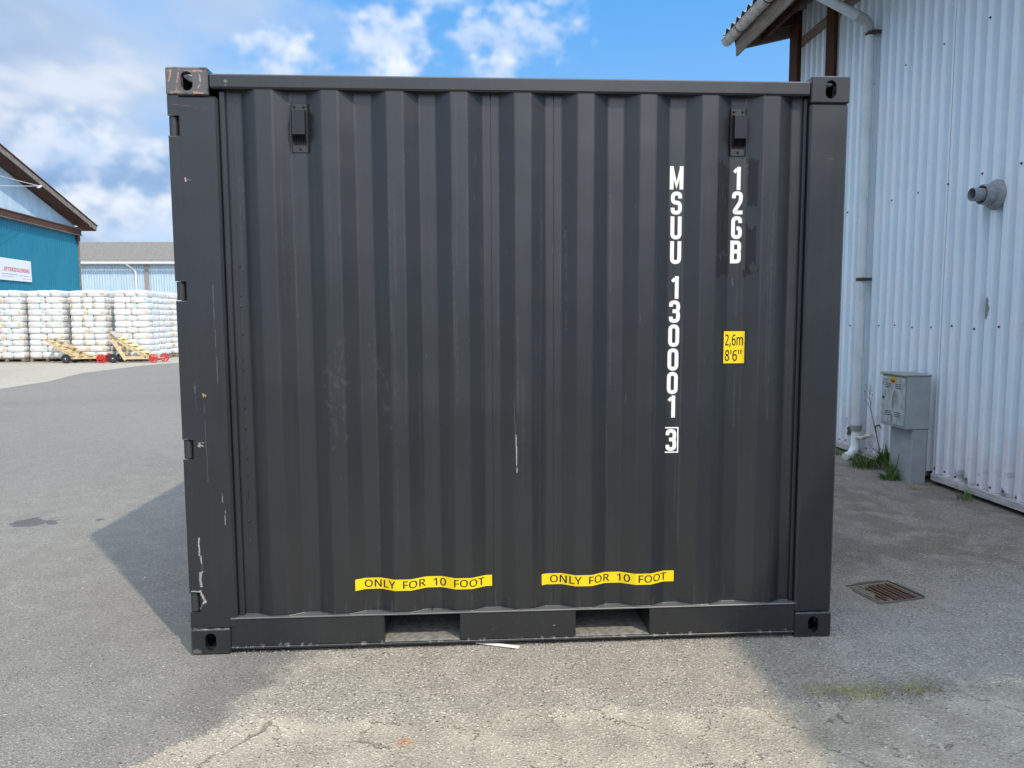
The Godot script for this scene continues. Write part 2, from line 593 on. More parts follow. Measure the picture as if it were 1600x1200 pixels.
func build_ground() -> void:
	make_grain()
	var macro := ramp_tex(256, fnl(0.012, 77, 5), [[0.0, Color(0.80, 0.80, 0.80)], [0.5, Color(0.94, 0.94, 0.94)], [1.0, Color(1, 1, 1)]])
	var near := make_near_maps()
	var tile := make_tile_maps(0.218, 0.211, 0.194)
	var far_m := ground_mat(tile, macro)
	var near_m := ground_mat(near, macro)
	var s := tool()
	var B := 2500.0
	for q in [[-B, -B, B, NZ], [-B, NZ + 8.0, B, B], [-B, NZ, NX, NZ + 8.0], [NX + 8.0, NZ, B, NZ + 8.0]]:
		var a := Vector3(q[0], 0, q[1])
		var c := Vector3(q[2], 0, q[3])
		for p in [a, Vector3(c.x, 0, a.z), c, a, c, Vector3(a.x, 0, c.z)]: gv(s, p, false)
	structure(put(s, "ground", far_m, self))
	s = tool()
	s.set_smooth_group(0)
	var bumps := fnl(1.0, 91, 3)
	var n := 200
	var st := 8.0 / n
	var hole := drain_corners(0.0)
	var hc := DRAIN
	var ys := PackedFloat32Array()
	for j in n + 1:
		for i in n + 1: ys.append(ground_y(NX + i * st, NZ + j * st, bumps))
	for j in n:
		for i in n:
			var x := NX + i * st
			var z := NZ + j * st
			var p := [Vector3(x, ys[j * (n + 1) + i], z), Vector3(x + st, ys[j * (n + 1) + i + 1], z), Vector3(x + st, ys[(j + 1) * (n + 1) + i + 1], z + st), Vector3(x, ys[(j + 1) * (n + 1) + i], z + st)]
			if absf(x - hc.x) < 0.3 and absf(z - hc.y) < 0.3:
				var cellp := PackedVector2Array([Vector2(x, z), Vector2(x + st, z), Vector2(x + st, z + st), Vector2(x, z + st)])
				for poly in Geometry2D.clip_polygons(cellp, hole):
					var idx := Geometry2D.triangulate_polygon(poly)
					for t in range(0, idx.size(), 3):
						var v := []
						for k in 3:
							var q: Vector2 = poly[idx[t + k]]
							v.append(Vector3(q.x, ground_y(q.x, q.y, bumps), q.y))
						if (v[0] - v[2]).cross(v[0] - v[1]).y < 0: v.reverse()
						for k in 3: gv(s, v[k], true)
				continue
			for k in [0, 1, 2, 0, 2, 3]: gv(s, p[k], true)
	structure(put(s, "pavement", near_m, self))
	# paler, sandy concrete in front of the far warehouses
	var pale := make_tile_maps(0.39, 0.36, 0.31)
	s = tool()
	var poly := [Vector2(-9.0, -12.2), Vector2(-9.0, -15.2), Vector2(-9.6, -18.0), Vector2(-9.3, -21.2), Vector2(-8.4, -23.4), Vector2(-4.0, -30.0), Vector2(6.0, -54.0), Vector2(-60.0, -54.0), Vector2(-60.0, -12.2)]
	var pv := PackedVector2Array(poly)
	var ix := Geometry2D.triangulate_polygon(pv)
	for t in range(0, ix.size(), 3):
		var v := []
		for k in 3: v.append(Vector3(pv[ix[t + k]].x, 0.004, pv[ix[t + k]].y))
		if (v[0] - v[2]).cross(v[0] - v[1]).y < 0: v.reverse()
		for k in 3: gv(s, v[k], false)
	structure(put(s, "concrete_apron", ground_mat(pale, macro), self))

func build_drain() -> void:
	var iron := noisy([[0.0, Color(0.075, 0.040, 0.028)], [0.5, Color(0.150, 0.088, 0.064)], [1.0, Color(0.23, 0.15, 0.115)]], 0.03, 5, Vector3(4, 4, 4), 0.85, 0.6)
	var silt := noisy([[0.0, Color(0.13, 0.115, 0.09)], [0.5, Color(0.20, 0.18, 0.14)], [1.0, Color(0.30, 0.27, 0.21)]], 0.05, 9, Vector3(6, 6, 6), 0.95, 0.8)
	var t := thing("drain_grate", "rusty iron drain grate sunk in the dirty asphalt, half silted", "drain", Vector3(DRAIN.x, -0.026, DRAIN.y))
	t.rotation.y = DRAIN_TURN
	t.scale = Vector3(0.92, 1.0, 0.92)
	var s := tool()
	box(s, Vector3(-0.165, -0.03, -0.145), Vector3(0.165, -0.004, -0.128), 0.003)
	box(s, Vector3(-0.165, -0.03, 0.128), Vector3(0.165, -0.004, 0.145), 0.003)
	box(s, Vector3(-0.165, -0.0302, -0.128), Vector3(-0.150, -0.005, 0.128), 0.003)
	box(s, Vector3(0.150, -0.0302, -0.128), Vector3(0.165, -0.005, 0.128), 0.003)
	put(s, "frame", silt, t)
	for k in 9:
		s = tool()
		var x := -0.135 + k * 0.0335
		box(s, Vector3(x - 0.0065, -0.028, -0.1285), Vector3(x + 0.0065, -0.005 - 0.002 * (k % 2), 0.1285), 0.0025)
		put(s, "bar", iron, t)
	s = tool()
	# pit walls and floor
	box(s, Vector3(-0.17, -0.62, -0.15), Vector3(0.17, -0.60, 0.15))
	for q in [[-0.185, -0.165, -0.16, 0.16], [0.165, 0.185, -0.16, 0.16]]:
		box(s, Vector3(q[0], -0.6, q[2]), Vector3(q[1], 0.001, q[3]))
	box(s, Vector3(-0.165, -0.6, -0.165), Vector3(0.165, 0.001, -0.145))
	box(s, Vector3(-0.165, -0.6, 0.145), Vector3(0.165, 0.001, 0.165))
	put(s, "pit", mat(lin(0.09, 0.085, 0.08), 0.95), t)
	s = tool()
	s.set_smooth_group(0)
	var nz := fnl(9.0, 3, 3)
	for j in 16:
		for i in 20:
			var v := []
			for q in [[0, 0], [1, 0], [1, 1], [0, 1]]:
				var x: float = -0.149 + (i + q[0]) * 0.0149
				var z: float = -0.127 + (j + q[1]) * 0.0159
				var h := -0.007 - 0.075 * ss(-0.10, 0.03, x + nz.get_noise_2d(x, z) * 0.09 - maxf(0, absf(z) - 0.09) * 2.2)
				v.append(Vector3(x, h + nz.get_noise_2d(x * 5, z * 5) * 0.003, z))
			quad(s, v[0], v[1], v[2], v[3], Vector3(v[0].x, -1, v[0].z))
	put(s, "silt", silt, t)

# ---------------------------------------------------------------- container
func bend(x: float, z: float) -> void:
	prof_x.append(x)
	prof_z.append(z)

func make_profile() -> void:
	var raw := [[0.205, -0.046], [0.300, -0.046]]
	for k in 9:
		var o := 0.366 + 0.2797 * k
		raw.append([o, -0.010]); raw.append([o + 0.074, -0.010]); raw.append([o + 0.141, -0.046])
		if k < 8: raw.append([o + 0.2127, -0.046])
	raw.append([2.835, -0.046])
	bend(raw[0][0], raw[0][1])
	for k in range(1, raw.size() - 1):
		var p := Vector2(raw[k][0], raw[k][1])
		var a := p + (Vector2(raw[k - 1][0], raw[k - 1][1]) - p).normalized() * 0.0055
		var b := p + (Vector2(raw[k + 1][0], raw[k + 1][1]) - p).normalized() * 0.0055
		var m := (a + b) * 0.25 + p * 0.5
		bend(a.x, a.y); bend(m.x, m.y); bend(b.x, b.y)
	bend(2.835, -0.046)

func prof(x: float) -> float:
	for k in prof_x.size() - 1:
		if x <= prof_x[k + 1]:
			return lerpf(prof_z[k], prof_z[k + 1], clampf((x - prof_x[k]) / (prof_x[k + 1] - prof_x[k]), 0, 1))
	return -0.046

# the columns of a strip that follows the corrugation between x0 and x1
func prof_cols(x0: float, x1: float) -> Array:
	var xs := [x0]
	for x in prof_x:
		if x > x0 + 0.0004 and x < x1 - 0.0004: xs.append(x)
	xs.append(x1)
	return xs

func wrap_strip(s: SurfaceTool, x0: float, x1: float, y0: float, y1: float, off: float, smooth := true) -> void:
	var xs := prof_cols(x0, x1)
	s.set_smooth_group(0 if smooth else -1)
	for k in xs.size() - 1:
		var a := Vector3(xs[k], y0, prof(xs[k]) + off)
		var b := Vector3(xs[k + 1], y0, prof(xs[k + 1]) + off)
		quad(s, a, b, Vector3(b.x, y1, b.z), Vector3(a.x, y1, a.z), Vector3(a.x, y0, -3))
	s.set_smooth_group(-1)

# lettering of a font, laid on the corrugation: triangles are cut at each bend
func wrap_text(s: SurfaceTool, text: String, x0: float, x1: float, y0: float, y1: float, off: float, bold := 500, wrap := true) -> void:
	var f := SystemFont.new()
	f.font_names = PackedStringArray(["Droid Sans"])
	f.font_weight = bold
	var t := TextMesh.new()
	t.text = text
	var fv := FontVariation.new()
	fv.base_font = f
	fv.variation_embolden = 0.35
	t.font = fv
	t.font_size = 64
	t.pixel_size = 0.01
	t.depth = 0.0
	t.curve_step = 1.0
	var arr := t.get_mesh_arrays()
	var vs: PackedVector3Array = arr[Mesh.ARRAY_VERTEX]
	var ids = arr[Mesh.ARRAY_INDEX]
	var order := []
	if ids != null and ids.size() > 0:
		for k in ids: order.append(k)
	else:
		for k in vs.size(): order.append(k)
	if vs.is_empty(): return
	var lo := vs[0]
	var hi := vs[0]
	for v in vs:
		lo = lo.min(v)
		hi = hi.max(v)
	var nrm: PackedVector3Array = arr[Mesh.ARRAY_NORMAL]
	for k in range(0, order.size(), 3):
		if nrm[order[k]].z < 0.5: continue
		var poly := []
		for q in 3:
			var v: Vector3 = vs[order[k + q]]
			poly.append(Vector2(lerpf(x0, x1, (v.x - lo.x) / (hi.x - lo.x)), lerpf(y0, y1, (v.y - lo.y) / (hi.y - lo.y))))
		var mn: float = minf(poly[0].x, minf(poly[1].x, poly[2].x))
		var mx: float = maxf(poly[0].x, maxf(poly[1].x, poly[2].x))
		if mx - mn < 0.00002: continue
		var xs := prof_cols(mn, mx) if wrap else [mn, mx]
		for c in xs.size() - 1:
			var part := clip_half(clip_half(poly, xs[c], 1.0), xs[c + 1], -1.0)
			for q in range(1, part.size() - 1):
				var p3 := []
				for w in [part[0], part[q], part[q + 1]]:
					p3.append(Vector3(w.x, w.y, (prof(w.x) if wrap else 0.0) + off))
				tri(s, p3[0], p3[1], p3[2], p3[0] - Vector3(0, 0, 3))

func clip_half(poly: Array, x: float, sg: float) -> Array:
	var out := []
	for k in poly.size():
		var a: Vector2 = poly[k]
		var b: Vector2 = poly[(k + 1) % poly.size()]
		var da := (a.x - x) * sg
		var db := (b.x - x) * sg
		if da >= 0: out.append(a)
		if (da > 0 and db < 0) or (da < 0 and db > 0): out.append(a.lerp(b, da / (da - db)))
	return out

func rounded(pts: Array, r: float, closed := false) -> Array:
	var out := []
	var n := pts.size()
	for k in n:
		var p: Vector2 = pts[k]
		if not closed and (k == 0 or k == n - 1):
			out.append(p)
			continue
		var a: Vector2 = pts[(k + n - 1) % n]
		var b: Vector2 = pts[(k + 1) % n]
		var q0 := p + (a - p).limit_length(minf(r, a.distance_to(p) * 0.5))
		var q1 := p + (b - p).limit_length(minf(r, b.distance_to(p) * 0.5))
		for i in 6:
			var t := i / 5.0
			var e := q0 * (1 - t) * (1 - t) + p * 2 * t * (1 - t) + q1 * t * t
			if out.is_empty() or out[out.size() - 1].distance_to(e) > 0.0003: out.append(e)
	if closed:
		if out[out.size() - 1].distance_to(out[0]) < 0.0003: out.pop_back()
		out.append(out[0])
	return out

func stroke(s: SurfaceTool, pts: Array, w: float, at: Vector3, closed := false) -> void:
	var n := pts.size()
	var lf := []
	var rt := []
	for k in n:
		var p: Vector2 = pts[k]
		var d0: Vector2 = (p - pts[k - 1]).normalized() if k > 0 else (((p - pts[n - 2]).normalized()) if closed else (pts[1] - p).normalized())
		var d1: Vector2 = (pts[k + 1] - p).normalized() if k < n - 1 else ((pts[1] - p).normalized() if closed else d0)
		var nn := (d0.orthogonal() + d1.orthogonal()).normalized()
		var m := w * 0.5 / maxf(0.45, nn.dot(d0.orthogonal()))
		lf.append(p + nn * m)
		rt.append(p - nn * m)
	for k in n - 1:
		var q := []
		for v in [lf[k], lf[k + 1], rt[k + 1], rt[k]]: q.append(at + Vector3(v.x, v.y, 0))
		quad(s, q[0], q[1], q[2], q[3], at - Vector3(0, 0, 3))

# stencil letters, drawn with one broad stroke in a box wd x ht whose lower left corner is «at»
func letter(ch: String, at: Vector3, wd: float, ht: float) -> SurfaceTool:
	var s := tool()
	var t := 0.0176
	var a := t / 2
	var bx := wd - t / 2
	var by := ht - t / 2
	var m := ht * 0.52
	var r := wd * 0.34
	match ch:
		"M":
			stroke(s, [Vector2(a, 0), Vector2(a, ht)], t, at)
			stroke(s, [Vector2(bx, 0), Vector2(bx, ht)], t, at + Vector3(0, 0, 0.0001))
			stroke(s, [Vector2(a, ht - 0.004), Vector2(wd / 2, 0.018), Vector2(bx, ht - 0.004)], t * 0.82, at + Vector3(0, 0, 0.0002))
		"U": stroke(s, rounded([Vector2(a, ht), Vector2(a, a), Vector2(bx, a), Vector2(bx, ht)], r), t, at)
		"S": stroke(s, rounded([Vector2(bx, ht * 0.70), Vector2(bx, by), Vector2(a, by), Vector2(a, m), Vector2(bx, m), Vector2(bx, a), Vector2(a, a), Vector2(a, ht * 0.30)], r), t, at)
		"1":
			stroke(s, [Vector2(bx, 0), Vector2(bx, ht)], t, at)
			stroke(s, [Vector2(bx - a, ht - 0.010), Vector2(0, ht * 0.76)], t * 0.8, at + Vector3(0, 0, 0.0001))
		"2": stroke(s, rounded([Vector2(a, ht * 0.70), Vector2(a, by), Vector2(bx, by), Vector2(bx, ht * 0.58), Vector2(a, a), Vector2(wd, a)], r * 0.8), t, at)
		"3":
			stroke(s, rounded([Vector2(a, ht * 0.72), Vector2(a, by), Vector2(bx, by), Vector2(bx, m), Vector2(wd * 0.32, m)], r), t, at)
			stroke(s, rounded([Vector2(wd * 0.32, m), Vector2(bx, m), Vector2(bx, a), Vector2(a, a), Vector2(a, ht * 0.28)], r), t, at + Vector3(0, 0, 0.0001))
		"0": stroke(s, rounded([Vector2(a, a), Vector2(a, by), Vector2(bx, by), Vector2(bx, a)], r, true), t, at, true)
		"G": stroke(s, rounded([Vector2(bx, ht * 0.70), Vector2(bx, by), Vector2(a, by), Vector2(a, a), Vector2(bx, a), Vector2(bx, ht * 0.47), Vector2(wd * 0.5, ht * 0.47)], r * 0.9), t, at)
		"B":
			stroke(s, rounded([Vector2(a, m), Vector2(a, by), Vector2(bx, by), Vector2(bx, m)], r * 0.7, true), t, at, true)
			stroke(s, rounded([Vector2(a, a), Vector2(a, m), Vector2(bx, m), Vector2(bx, a)], r * 0.7, true), t, at + Vector3(0, 0, 0.0001), true)
			stroke(s, [Vector2(a, 0), Vector2(a, ht)], t, at + Vector3(0, 0, 0.0002))
		"box": stroke(s, [Vector2(0.003, 0.003), Vector2(0.003, ht - 0.003), Vector2(wd - 0.003, ht - 0.003), Vector2(wd - 0.003, 0.003), Vector2(0.003, 0.003)], 0.006, at, true)
	return s

var face: PackedFloat32Array
const FW := 1536
const FH := 1330

func mark(x0: float, y0: float, x1: float, y1: float, wpx: float, c: Color, alpha: float, jit := 0.4, gaps := 0.4) -> void:
	# a scratch from (x0, y0) to (x1, y1) in metres on the face
	var a := Vector2(x0 / L * FW, (1 - y0 / H) * FH)
	var b := Vector2(x1 / L * FW, (1 - y1 / H) * FH)
	var n := int(a.distance_to(b)) + 1
	var off := 0.0
	var keep := 1.0
	for k in n:
		var p := a.lerp(b, float(k) / n)
		off = clampf(off + rng.randf_range(-1, 1) * jit, -3, 3)
		if rng.randf() < 0.15: keep = 1.0 if rng.randf() > gaps else 0.15
		var ww := wpx * rng.randf_range(0.5, 1.2)
		var d := (b - a).normalized().orthogonal()
		var half := int(ceil(ww / 2))
		for q in range(-half, half + 1):
			var fall := clampf(ww / 2 + 0.5 - absf(q), 0, 1)
			var u := p + d * (off + q)
			var ix := int(u.x)
			var iy := int(u.y)
			if ix < 0 or iy < 0 or ix >= FW or iy >= FH: continue
			var o := (iy * FW + ix) * 3
			var al := alpha * fall * keep
			face[o] = lerpf(face[o], c.r, al); face[o + 1] = lerpf(face[o + 1], c.g, al); face[o + 2] = lerpf(face[o + 2], c.b, al)

func smear(x0: float, y0: float, x1: float, y1: float, c: Color, alpha: float, n: FastNoiseLite, thr := -0.1) -> void:
	var i0 := int(x0 / L * FW)
	var i1 := int(x1 / L * FW)
	var j0 := int((1 - y1 / H) * FH)
	var j1 := int((1 - y0 / H) * FH)
	for j in range(maxi(j0, 0), mini(j1, FH)):
		for i in range(maxi(i0, 0), mini(i1, FW)):
			var v := n.get_noise_2d(i, j * 0.6)
			var rim := minf(minf(i - i0, i1 - i) / 5.0, minf(j - j0, j1 - j) / 9.0)
			var al := alpha * ss(thr, thr + 0.25, v + clampf(rim - 1, -1, 0) * 0.6)
			if al <= 0.0: continue
			var o := (j * FW + i) * 3
			face[o] = lerpf(face[o], c.r, al); face[o + 1] = lerpf(face[o + 1], c.g, al); face[o + 2] = lerpf(face[o + 2], c.b, al)

func make_face() -> ImageTexture:
	face.resize(FW * FH * 3)
	var st := img_l8(fnl(0.06, 15, 4), 2048)
	var bl := img_l8(fnl(0.006, 17, 5), 1536)
	for j in FH:
		for i in FW:
			var v := 0.80 + 0.34 * (st[((j >> 5) % 2048) * 2048 + i] / 255.0) + 0.10 * (bl[j * 1536 + i] / 255.0 - 0.5)
			if rng.randf() < 0.0006: v *= 1.35
			var o := (j * FW + i) * 3
			face[o] = 0.0105 * v; face[o + 1] = 0.0122 * v; face[o + 2] = 0.0145 * v
	var nz := fnl(0.03, 19, 4)
	var white := Color(0.55, 0.55, 0.54)
	var pink := Color(0.46, 0.24, 0.17)
	var grey := Color(0.095, 0.086, 0.083)
	for k in 9: mark(2.535 + rng.randf() * 0.04, 2.17 + rng.randf() * 0.05, 2.545 + rng.randf() * 0.045, 2.14 + rng.randf() * 0.09, 1.3, Color(0.2, 0.2, 0.2), 0.6, 0.9)
	mark(2.488, 1.70, 2.496, 1.655, 1.5, Color(0.22, 0.22, 0.22), 0.6)
	# long scratches on the wall
	mark(1.482, 1.17, 1.487, 0.98, 1.0, Color(0.14, 0.14, 0.145), 0.7)
	mark(1.487, 0.99, 1.490, 0.815, 2.2, Color(0.50, 0.50, 0.50), 0.9, 0.15, 0.15)
	for q in [[0.66, 1.2], [0.69, 1.05], [0.92, 1.15], [0.86, 1.3], [0.71, 1.35]]:
		smear(q[0] - 0.045, q[1] - 0.14, q[0] + 0.045, q[1] + 0.14, Color(0.050, 0.051, 0.053), 0.35, fnl(0.05, int(q[1] * 100), 4), 0.16)
	for k in 34:
		var x := rng.randf_range(0.3, 2.75)
		var y := rng.randf_range(0.25, 2.4)
		mark(x, y, x + rng.randf_range(-0.004, 0.004), y + rng.randf_range(-0.05, 0.05), 0.9, Color(0.15, 0.15, 0.15), 0.55)
	# dust runs left by rain
	for k in 70:
		var x := rng.randf_range(0.25, 2.78)
		var y := rng.randf_range(1.2, 2.48)
		mark(x, y, x + rng.randf_range(-0.003, 0.003), y - rng.randf_range(0.2, 1.1), rng.randf_range(1.5, 5.0), Color(0.060, 0.060, 0.058), rng.randf_range(0.12, 0.35), 0.06, 0.3)
	for k in 40:
		var x := rng.randf_range(0.25, 2.78)
		mark(x, 0.17, x + rng.randf_range(-0.002, 0.002), 0.17 + rng.randf_range(0.02, 0.10), rng.randf_range(2.0, 6.0), Color(0.07, 0.068, 0.062), rng.randf_range(0.15, 0.35), 0.3, 0.4)
	# corner posts
	mark(0.162, 1.67, 0.167, 1.24, 1.6, Color(0.12, 0.122, 0.125), 0.85, 0.05, 0.05)
	mark(0.104, 1.15, 0.106, 0.80, 1.4, Color(0.11, 0.112, 0.115), 0.7, 0.08, 0.1)
	smear(0.088, 1.155, 0.122, 1.215, Color(0.012, 0.012, 0.012), 0.95, nz, -0.5)
	for k in 7: mark(0.097 + rng.randf() * 0.015, 1.175 + rng.randf() * 0.03, 0.1 + rng.randf() * 0.015, 1.17 + rng.randf() * 0.03, 2.0, Color(0.38, 0.33, 0.12), 0.8)
	for k in 8: mark(0.067 + rng.randf() * 0.03, 0.955 + rng.randf() * 0.025, 0.07 + rng.randf() * 0.03, 0.955 + rng.randf() * 0.025, 1.8, white, 0.7)
	mark(0.066, 1.24, 0.068, 1.12, 1.4, Color(0.25, 0.25, 0.25), 0.7, 0.3, 0.6)
	mark(0.056, 0.545, 0.060, 0.46, 3.0, white, 0.85, 0.5, 0.3)
	mark(0.060, 0.46, 0.058, 0.38, 3.4, Color(0.40, 0.40, 0.41), 0.85, 0.6, 0.3)
	mark(0.056, 0.385, 0.058, 0.315, 6.5, Color(0.33, 0.33, 0.34), 0.85, 0.4, 0.15)
	mark(0.065, 0.385, 0.10, 0.385, 1.2, Color(0.2, 0.2, 0.2), 0.6)
	mark(0.050, 0.30, 0.072, 0.24, 6.0, Color(0.48, 0.40, 0.38), 0.85, 0.6, 0.2)
	mark(0.068, 0.25, 0.040, 0.200, 4.0, white, 0.85, 0.6, 0.2)
	mark(0.010, 0.298, 0.052, 0.295, 2.4, white, 0.8, 0.3, 0.25)
	mark(0.165, 0.745, 0.167, 0.70, 2.0, Color(0.3, 0.3, 0.3), 0.8)
	mark(0.176, 0.665, 0.175, 0.60, 1.5, Color(0.4, 0.4, 0.4), 0.8, 0.1)
	mark(0.066, 2.130, 0.067, 2.112, 4.0, Color(0.55, 0.33, 0.30), 0.95, 0.2, 0.0)
	mark(0.070, 2.121, 0.090, 2.119, 1.3, Color(0.3, 0.3, 0.3), 0.7)
	mark(0.02, 2.435, 0.17, 2.425, 1.4, Color(0.14, 0.10, 0.09), 0.7, 0.4)
	for q in [2.39, 2.305, 1.689, 1.603, 0.991, 0.902]:
		mark(0.008, q, 0.047, q, 1.6, Color(0.30, 0.30, 0.30), 0.6, 0.4, 0.5)
	# bare, rubbed top corner casting
	smear(0.0, 2.474, 0.178, H, grey, 0.9, nz, -0.8)
	mark(0.010, 2.573, 0.170, 2.580, 3.0, Color(0.30, 0.22, 0.19), 0.7, 0.5)
	mark(0.014, 2.53, 0.030, 2.577, 4.5, pink, 0.8, 0.5, 0.2)
	mark(0.045, 2.49, 0.052, 2.57, 3.0, pink, 0.75, 0.5, 0.3)
	mark(0.135, 2.505, 0.148, 2.53, 2.4, Color(0.42, 0.34, 0.30), 0.8, 0.6)
	mark(0.148, 2.53, 0.142, 2.56, 3.4, Color(0.42, 0.34, 0.30), 0.8, 0.6)
	mark(0.020, 2.484, 0.075, 2.480, 3.0, pink, 0.8, 0.5, 0.3)
	mark(0.115, 2.485, 0.16, 2.480, 4.4, pink, 0.85, 0.5, 0.2)
	mark(0.117, 2.574, 0.16, 2.572, 3.6, pink, 0.8, 0.5, 0.2)
	mark(0.25, 2.540, 0.252, 2.528, 9.0, Color(0.20, 0.20, 0.20), 0.7, 0.2, 0.0)
	mark(0.251, 2.535, 0.250, 2.512, 3.0, Color(0.16, 0.16, 0.16), 0.7)
	# right post
	mark(2.90, 2.23, 2.925, 2.23, 2.0, Color(0.10, 0.10, 0.10), 0.6)
	# bottom rail: dirt and chips
	for k in 150:
		var x := rng.randf_range(0.18, 2.8)
		var y := rng.randf_range(0.03, 0.15)
		mark(x, y, x + rng.randf_range(-0.006, 0.006), y + rng.randf_range(-0.004, 0.004), 1.1, Color(0.16, 0.155, 0.15), 0.55)
	smear(0.18, 0.020, 2.82, 0.042, Color(0.20, 0.19, 0.175), 0.75, fnl(0.05, 29, 4), -0.15)
	smear(0.18, 0.158, 2.82, 0.1690, Color(0.10, 0.10, 0.10), 0.9, fnl(0.05, 33, 4), -2.0)  # ledge top pale all along: dust, with its sunlit brightness painted in
	mark(1.66, 0.09, 1.664, 0.087, 3.0, Color(0.6, 0.6, 0.6), 0.9)
	mark(0.0, 0.119, 0.178, 0.119, 2.6, Color(0.30, 0.30, 0.30), 0.6, 0.4, 0.4)
	mark(2.815, 0.119, 2.99, 0.119, 2.0, Color(0.18, 0.18, 0.18), 0.6, 0.4, 0.4)
	smear(0.0, 0.0, 0.178, 0.03, Color(0.15, 0.145, 0.14), 0.6, nz, -0.1)
	var out := PackedByteArray()
	out.resize(FW * FH * 3)
	for k in FW * FH * 3: out[k] = to8(face[k])
	face.resize(0)
	return ImageTexture.create_from_image(Image.create_from_data(FW, FH, false, Image.FORMAT_RGB8, out))

# ring of a casting face with an oval hole, drawn in the plane p = o + u*a + v*b
func holed_face(s: SurfaceTool, o: Vector3, u: Vector3, v: Vector3, wd: float, ht: float, hw: float, hh: float, inward: Vector3, depth: float, cut := 0.0) -> void:
	var n := 32
	var inner := []
	var outer := []
	var ctr := Vector2(wd / 2, ht / 2)
	for k in n:
		var a := TAU * (k + 0.5) / n
		var d := Vector2(cos(a), sin(a))
		# stadium shaped hole
		var r := minf(hw, hh) / 2
		var ext := Vector2(maxf(0, hw / 2 - r), maxf(0, hh / 2 - r))
		inner.append(ctr + Vector2(signf(d.x) * ext.x, signf(d.y) * ext.y) + d * r)
		var t := minf(wd / 2 / maxf(absf(d.x), 0.0001), ht / 2 / maxf(absf(d.y), 0.0001))
		outer.append(ctr + d * t)
	var corners := [Vector2(0, 0), Vector2(wd, 0), Vector2(wd, ht), Vector2(0, ht)]
	for k in n:
		var k2 := (k + 1) % n
		var P := func(q: Vector2) -> Vector3: return o + u * q.x + v * q.y
		var ref: Vector3 = P.call(inner[k]) + inward
		quad(s, P.call(outer[k]), P.call(outer[k2]), P.call(inner[k2]), P.call(inner[k]), ref)
		if absf(outer[k].x - outer[k2].x) > 0.0001 and absf(outer[k].y - outer[k2].y) > 0.0001:
			for c in corners:
				if (c.x == outer[k].x or c.x == outer[k2].x or absf(c.x - outer[k].x) < 0.0001 or absf(c.x - outer[k2].x) < 0.0001) and (absf(c.y - outer[k].y) < 0.0001 or absf(c.y - outer[k2].y) < 0.0001) and c.distance_to((outer[k] + outer[k2]) / 2) < 0.05:
					tri(s, P.call(outer[k]), P.call(c), P.call(outer[k2]), ref)
		quad(s, P.call(inner[k]), P.call(inner[k2]), P.call(inner[k2]) + inward * depth, P.call(inner[k]) + inward * depth, P.call(ctr) * 2 - P.call(inner[k]) + P.call(inner[k]) - P.call(ctr) + (P.call(inner[k]) - P.call(ctr)) * 3)

func casting(parent: Node3D, m: Material, sx: int, sy: int, sz: int) -> void:
	# 178 x 118 x 162 mm hollow casting with one hole in each outer face
	var x0 := 0.0 if sx < 0 else L - 0.178
	var y0 := 0.0 if sy < 0 else H - 0.118
	var z0 := 0.0 if sz > 0 else -W + 0.162
	var s := tool()
	var b := 0.006
	# front or back face, slightly inside the chamfer
	var zf := z0 if sz > 0 else z0 - 0.162
	var inz := Vector3(0, 0, -1) if sz > 0 else Vector3(0, 0, 1)
	holed_face(s, Vector3(x0 + b, y0 + b, zf), Vector3.RIGHT, Vector3.UP, 0.178 - 2 * b, 0.118 - 2 * b, 0.050, 0.080, inz, 0.03)
	var xf := x0 if sx < 0 else x0 + 0.178
	var inx := Vector3(-sx, 0, 0)
	holed_face(s, Vector3(xf, y0 + b, z0 - 0.162 + b), Vector3(0, 0, 1), Vector3.UP, 0.162 - 2 * b, 0.118 - 2 * b, 0.064, 0.080, inx, 0.03)
	var yf := y0 if sy < 0 else y0 + 0.118
	holed_face(s, Vector3(x0 + b, yf, z0 - 0.162 + b), Vector3.RIGHT, Vector3(0, 0, 1), 0.178 - 2 * b, 0.162 - 2 * b, 0.062, 0.110, Vector3(0, -sy, 0), 0.025)
	# plain inner faces
	var c := Vector3(x0 + 0.089, y0 + 0.059, z0 - 0.081)
	var h := Vector3(0.089, 0.059, 0.081)
	for q in [[0, -sx], [1, -sy], [2, -sz]]:
		var ax: int = q[0]
		var p := []
		for w in [[-1, -1], [1, -1], [1, 1], [-1, 1]]:
			var o := Vector3.ZERO
			o[ax] = q[1] * h[ax]
			o[(ax + 1) % 3] = w[0] * (h[(ax + 1) % 3] - b)
			o[(ax + 2) % 3] = w[1] * (h[(ax + 2) % 3] - b)
			p.append(c + o)
		quad(s, p[0], p[1], p[2], p[3], c)
	# chamfers
	for ax in 3:
		var a1 := (ax + 1) % 3
		var a2 := (ax + 2) % 3
		for s1 in [-1.0, 1.0]:
			for s2 in [-1.0, 1.0]:
				var pts := []
				for e in [[-1.0, a1], [1.0, a1], [1.0, a2], [-1.0, a2]]:
					var o := Vector3.ZERO
					o[ax] = e[0] * (h[ax] - b)
					o[a1] = s1 * (h[a1] - (0.0 if e[1] == a1 else b))
					o[a2] = s2 * (h[a2] - (0.0 if e[1] == a2 else b))
					pts.append(c + o)
				quad(s, pts[0], pts[1], pts[2], pts[3], c)
	for qx in [-1.0, 1.0]:
		for qy in [-1.0, 1.0]:
			for qz in [-1.0, 1.0]:
				var g := Vector3(qx, qy, qz)
				var p := []
				for ax in 3:
					var o := g * (h - Vector3(b, b, b))
					o[ax] = g[ax] * h[ax]
					p.append(c + o)
				tri(s, p[0], p[1], p[2], c)
	put(s, "corner_casting", m, parent)

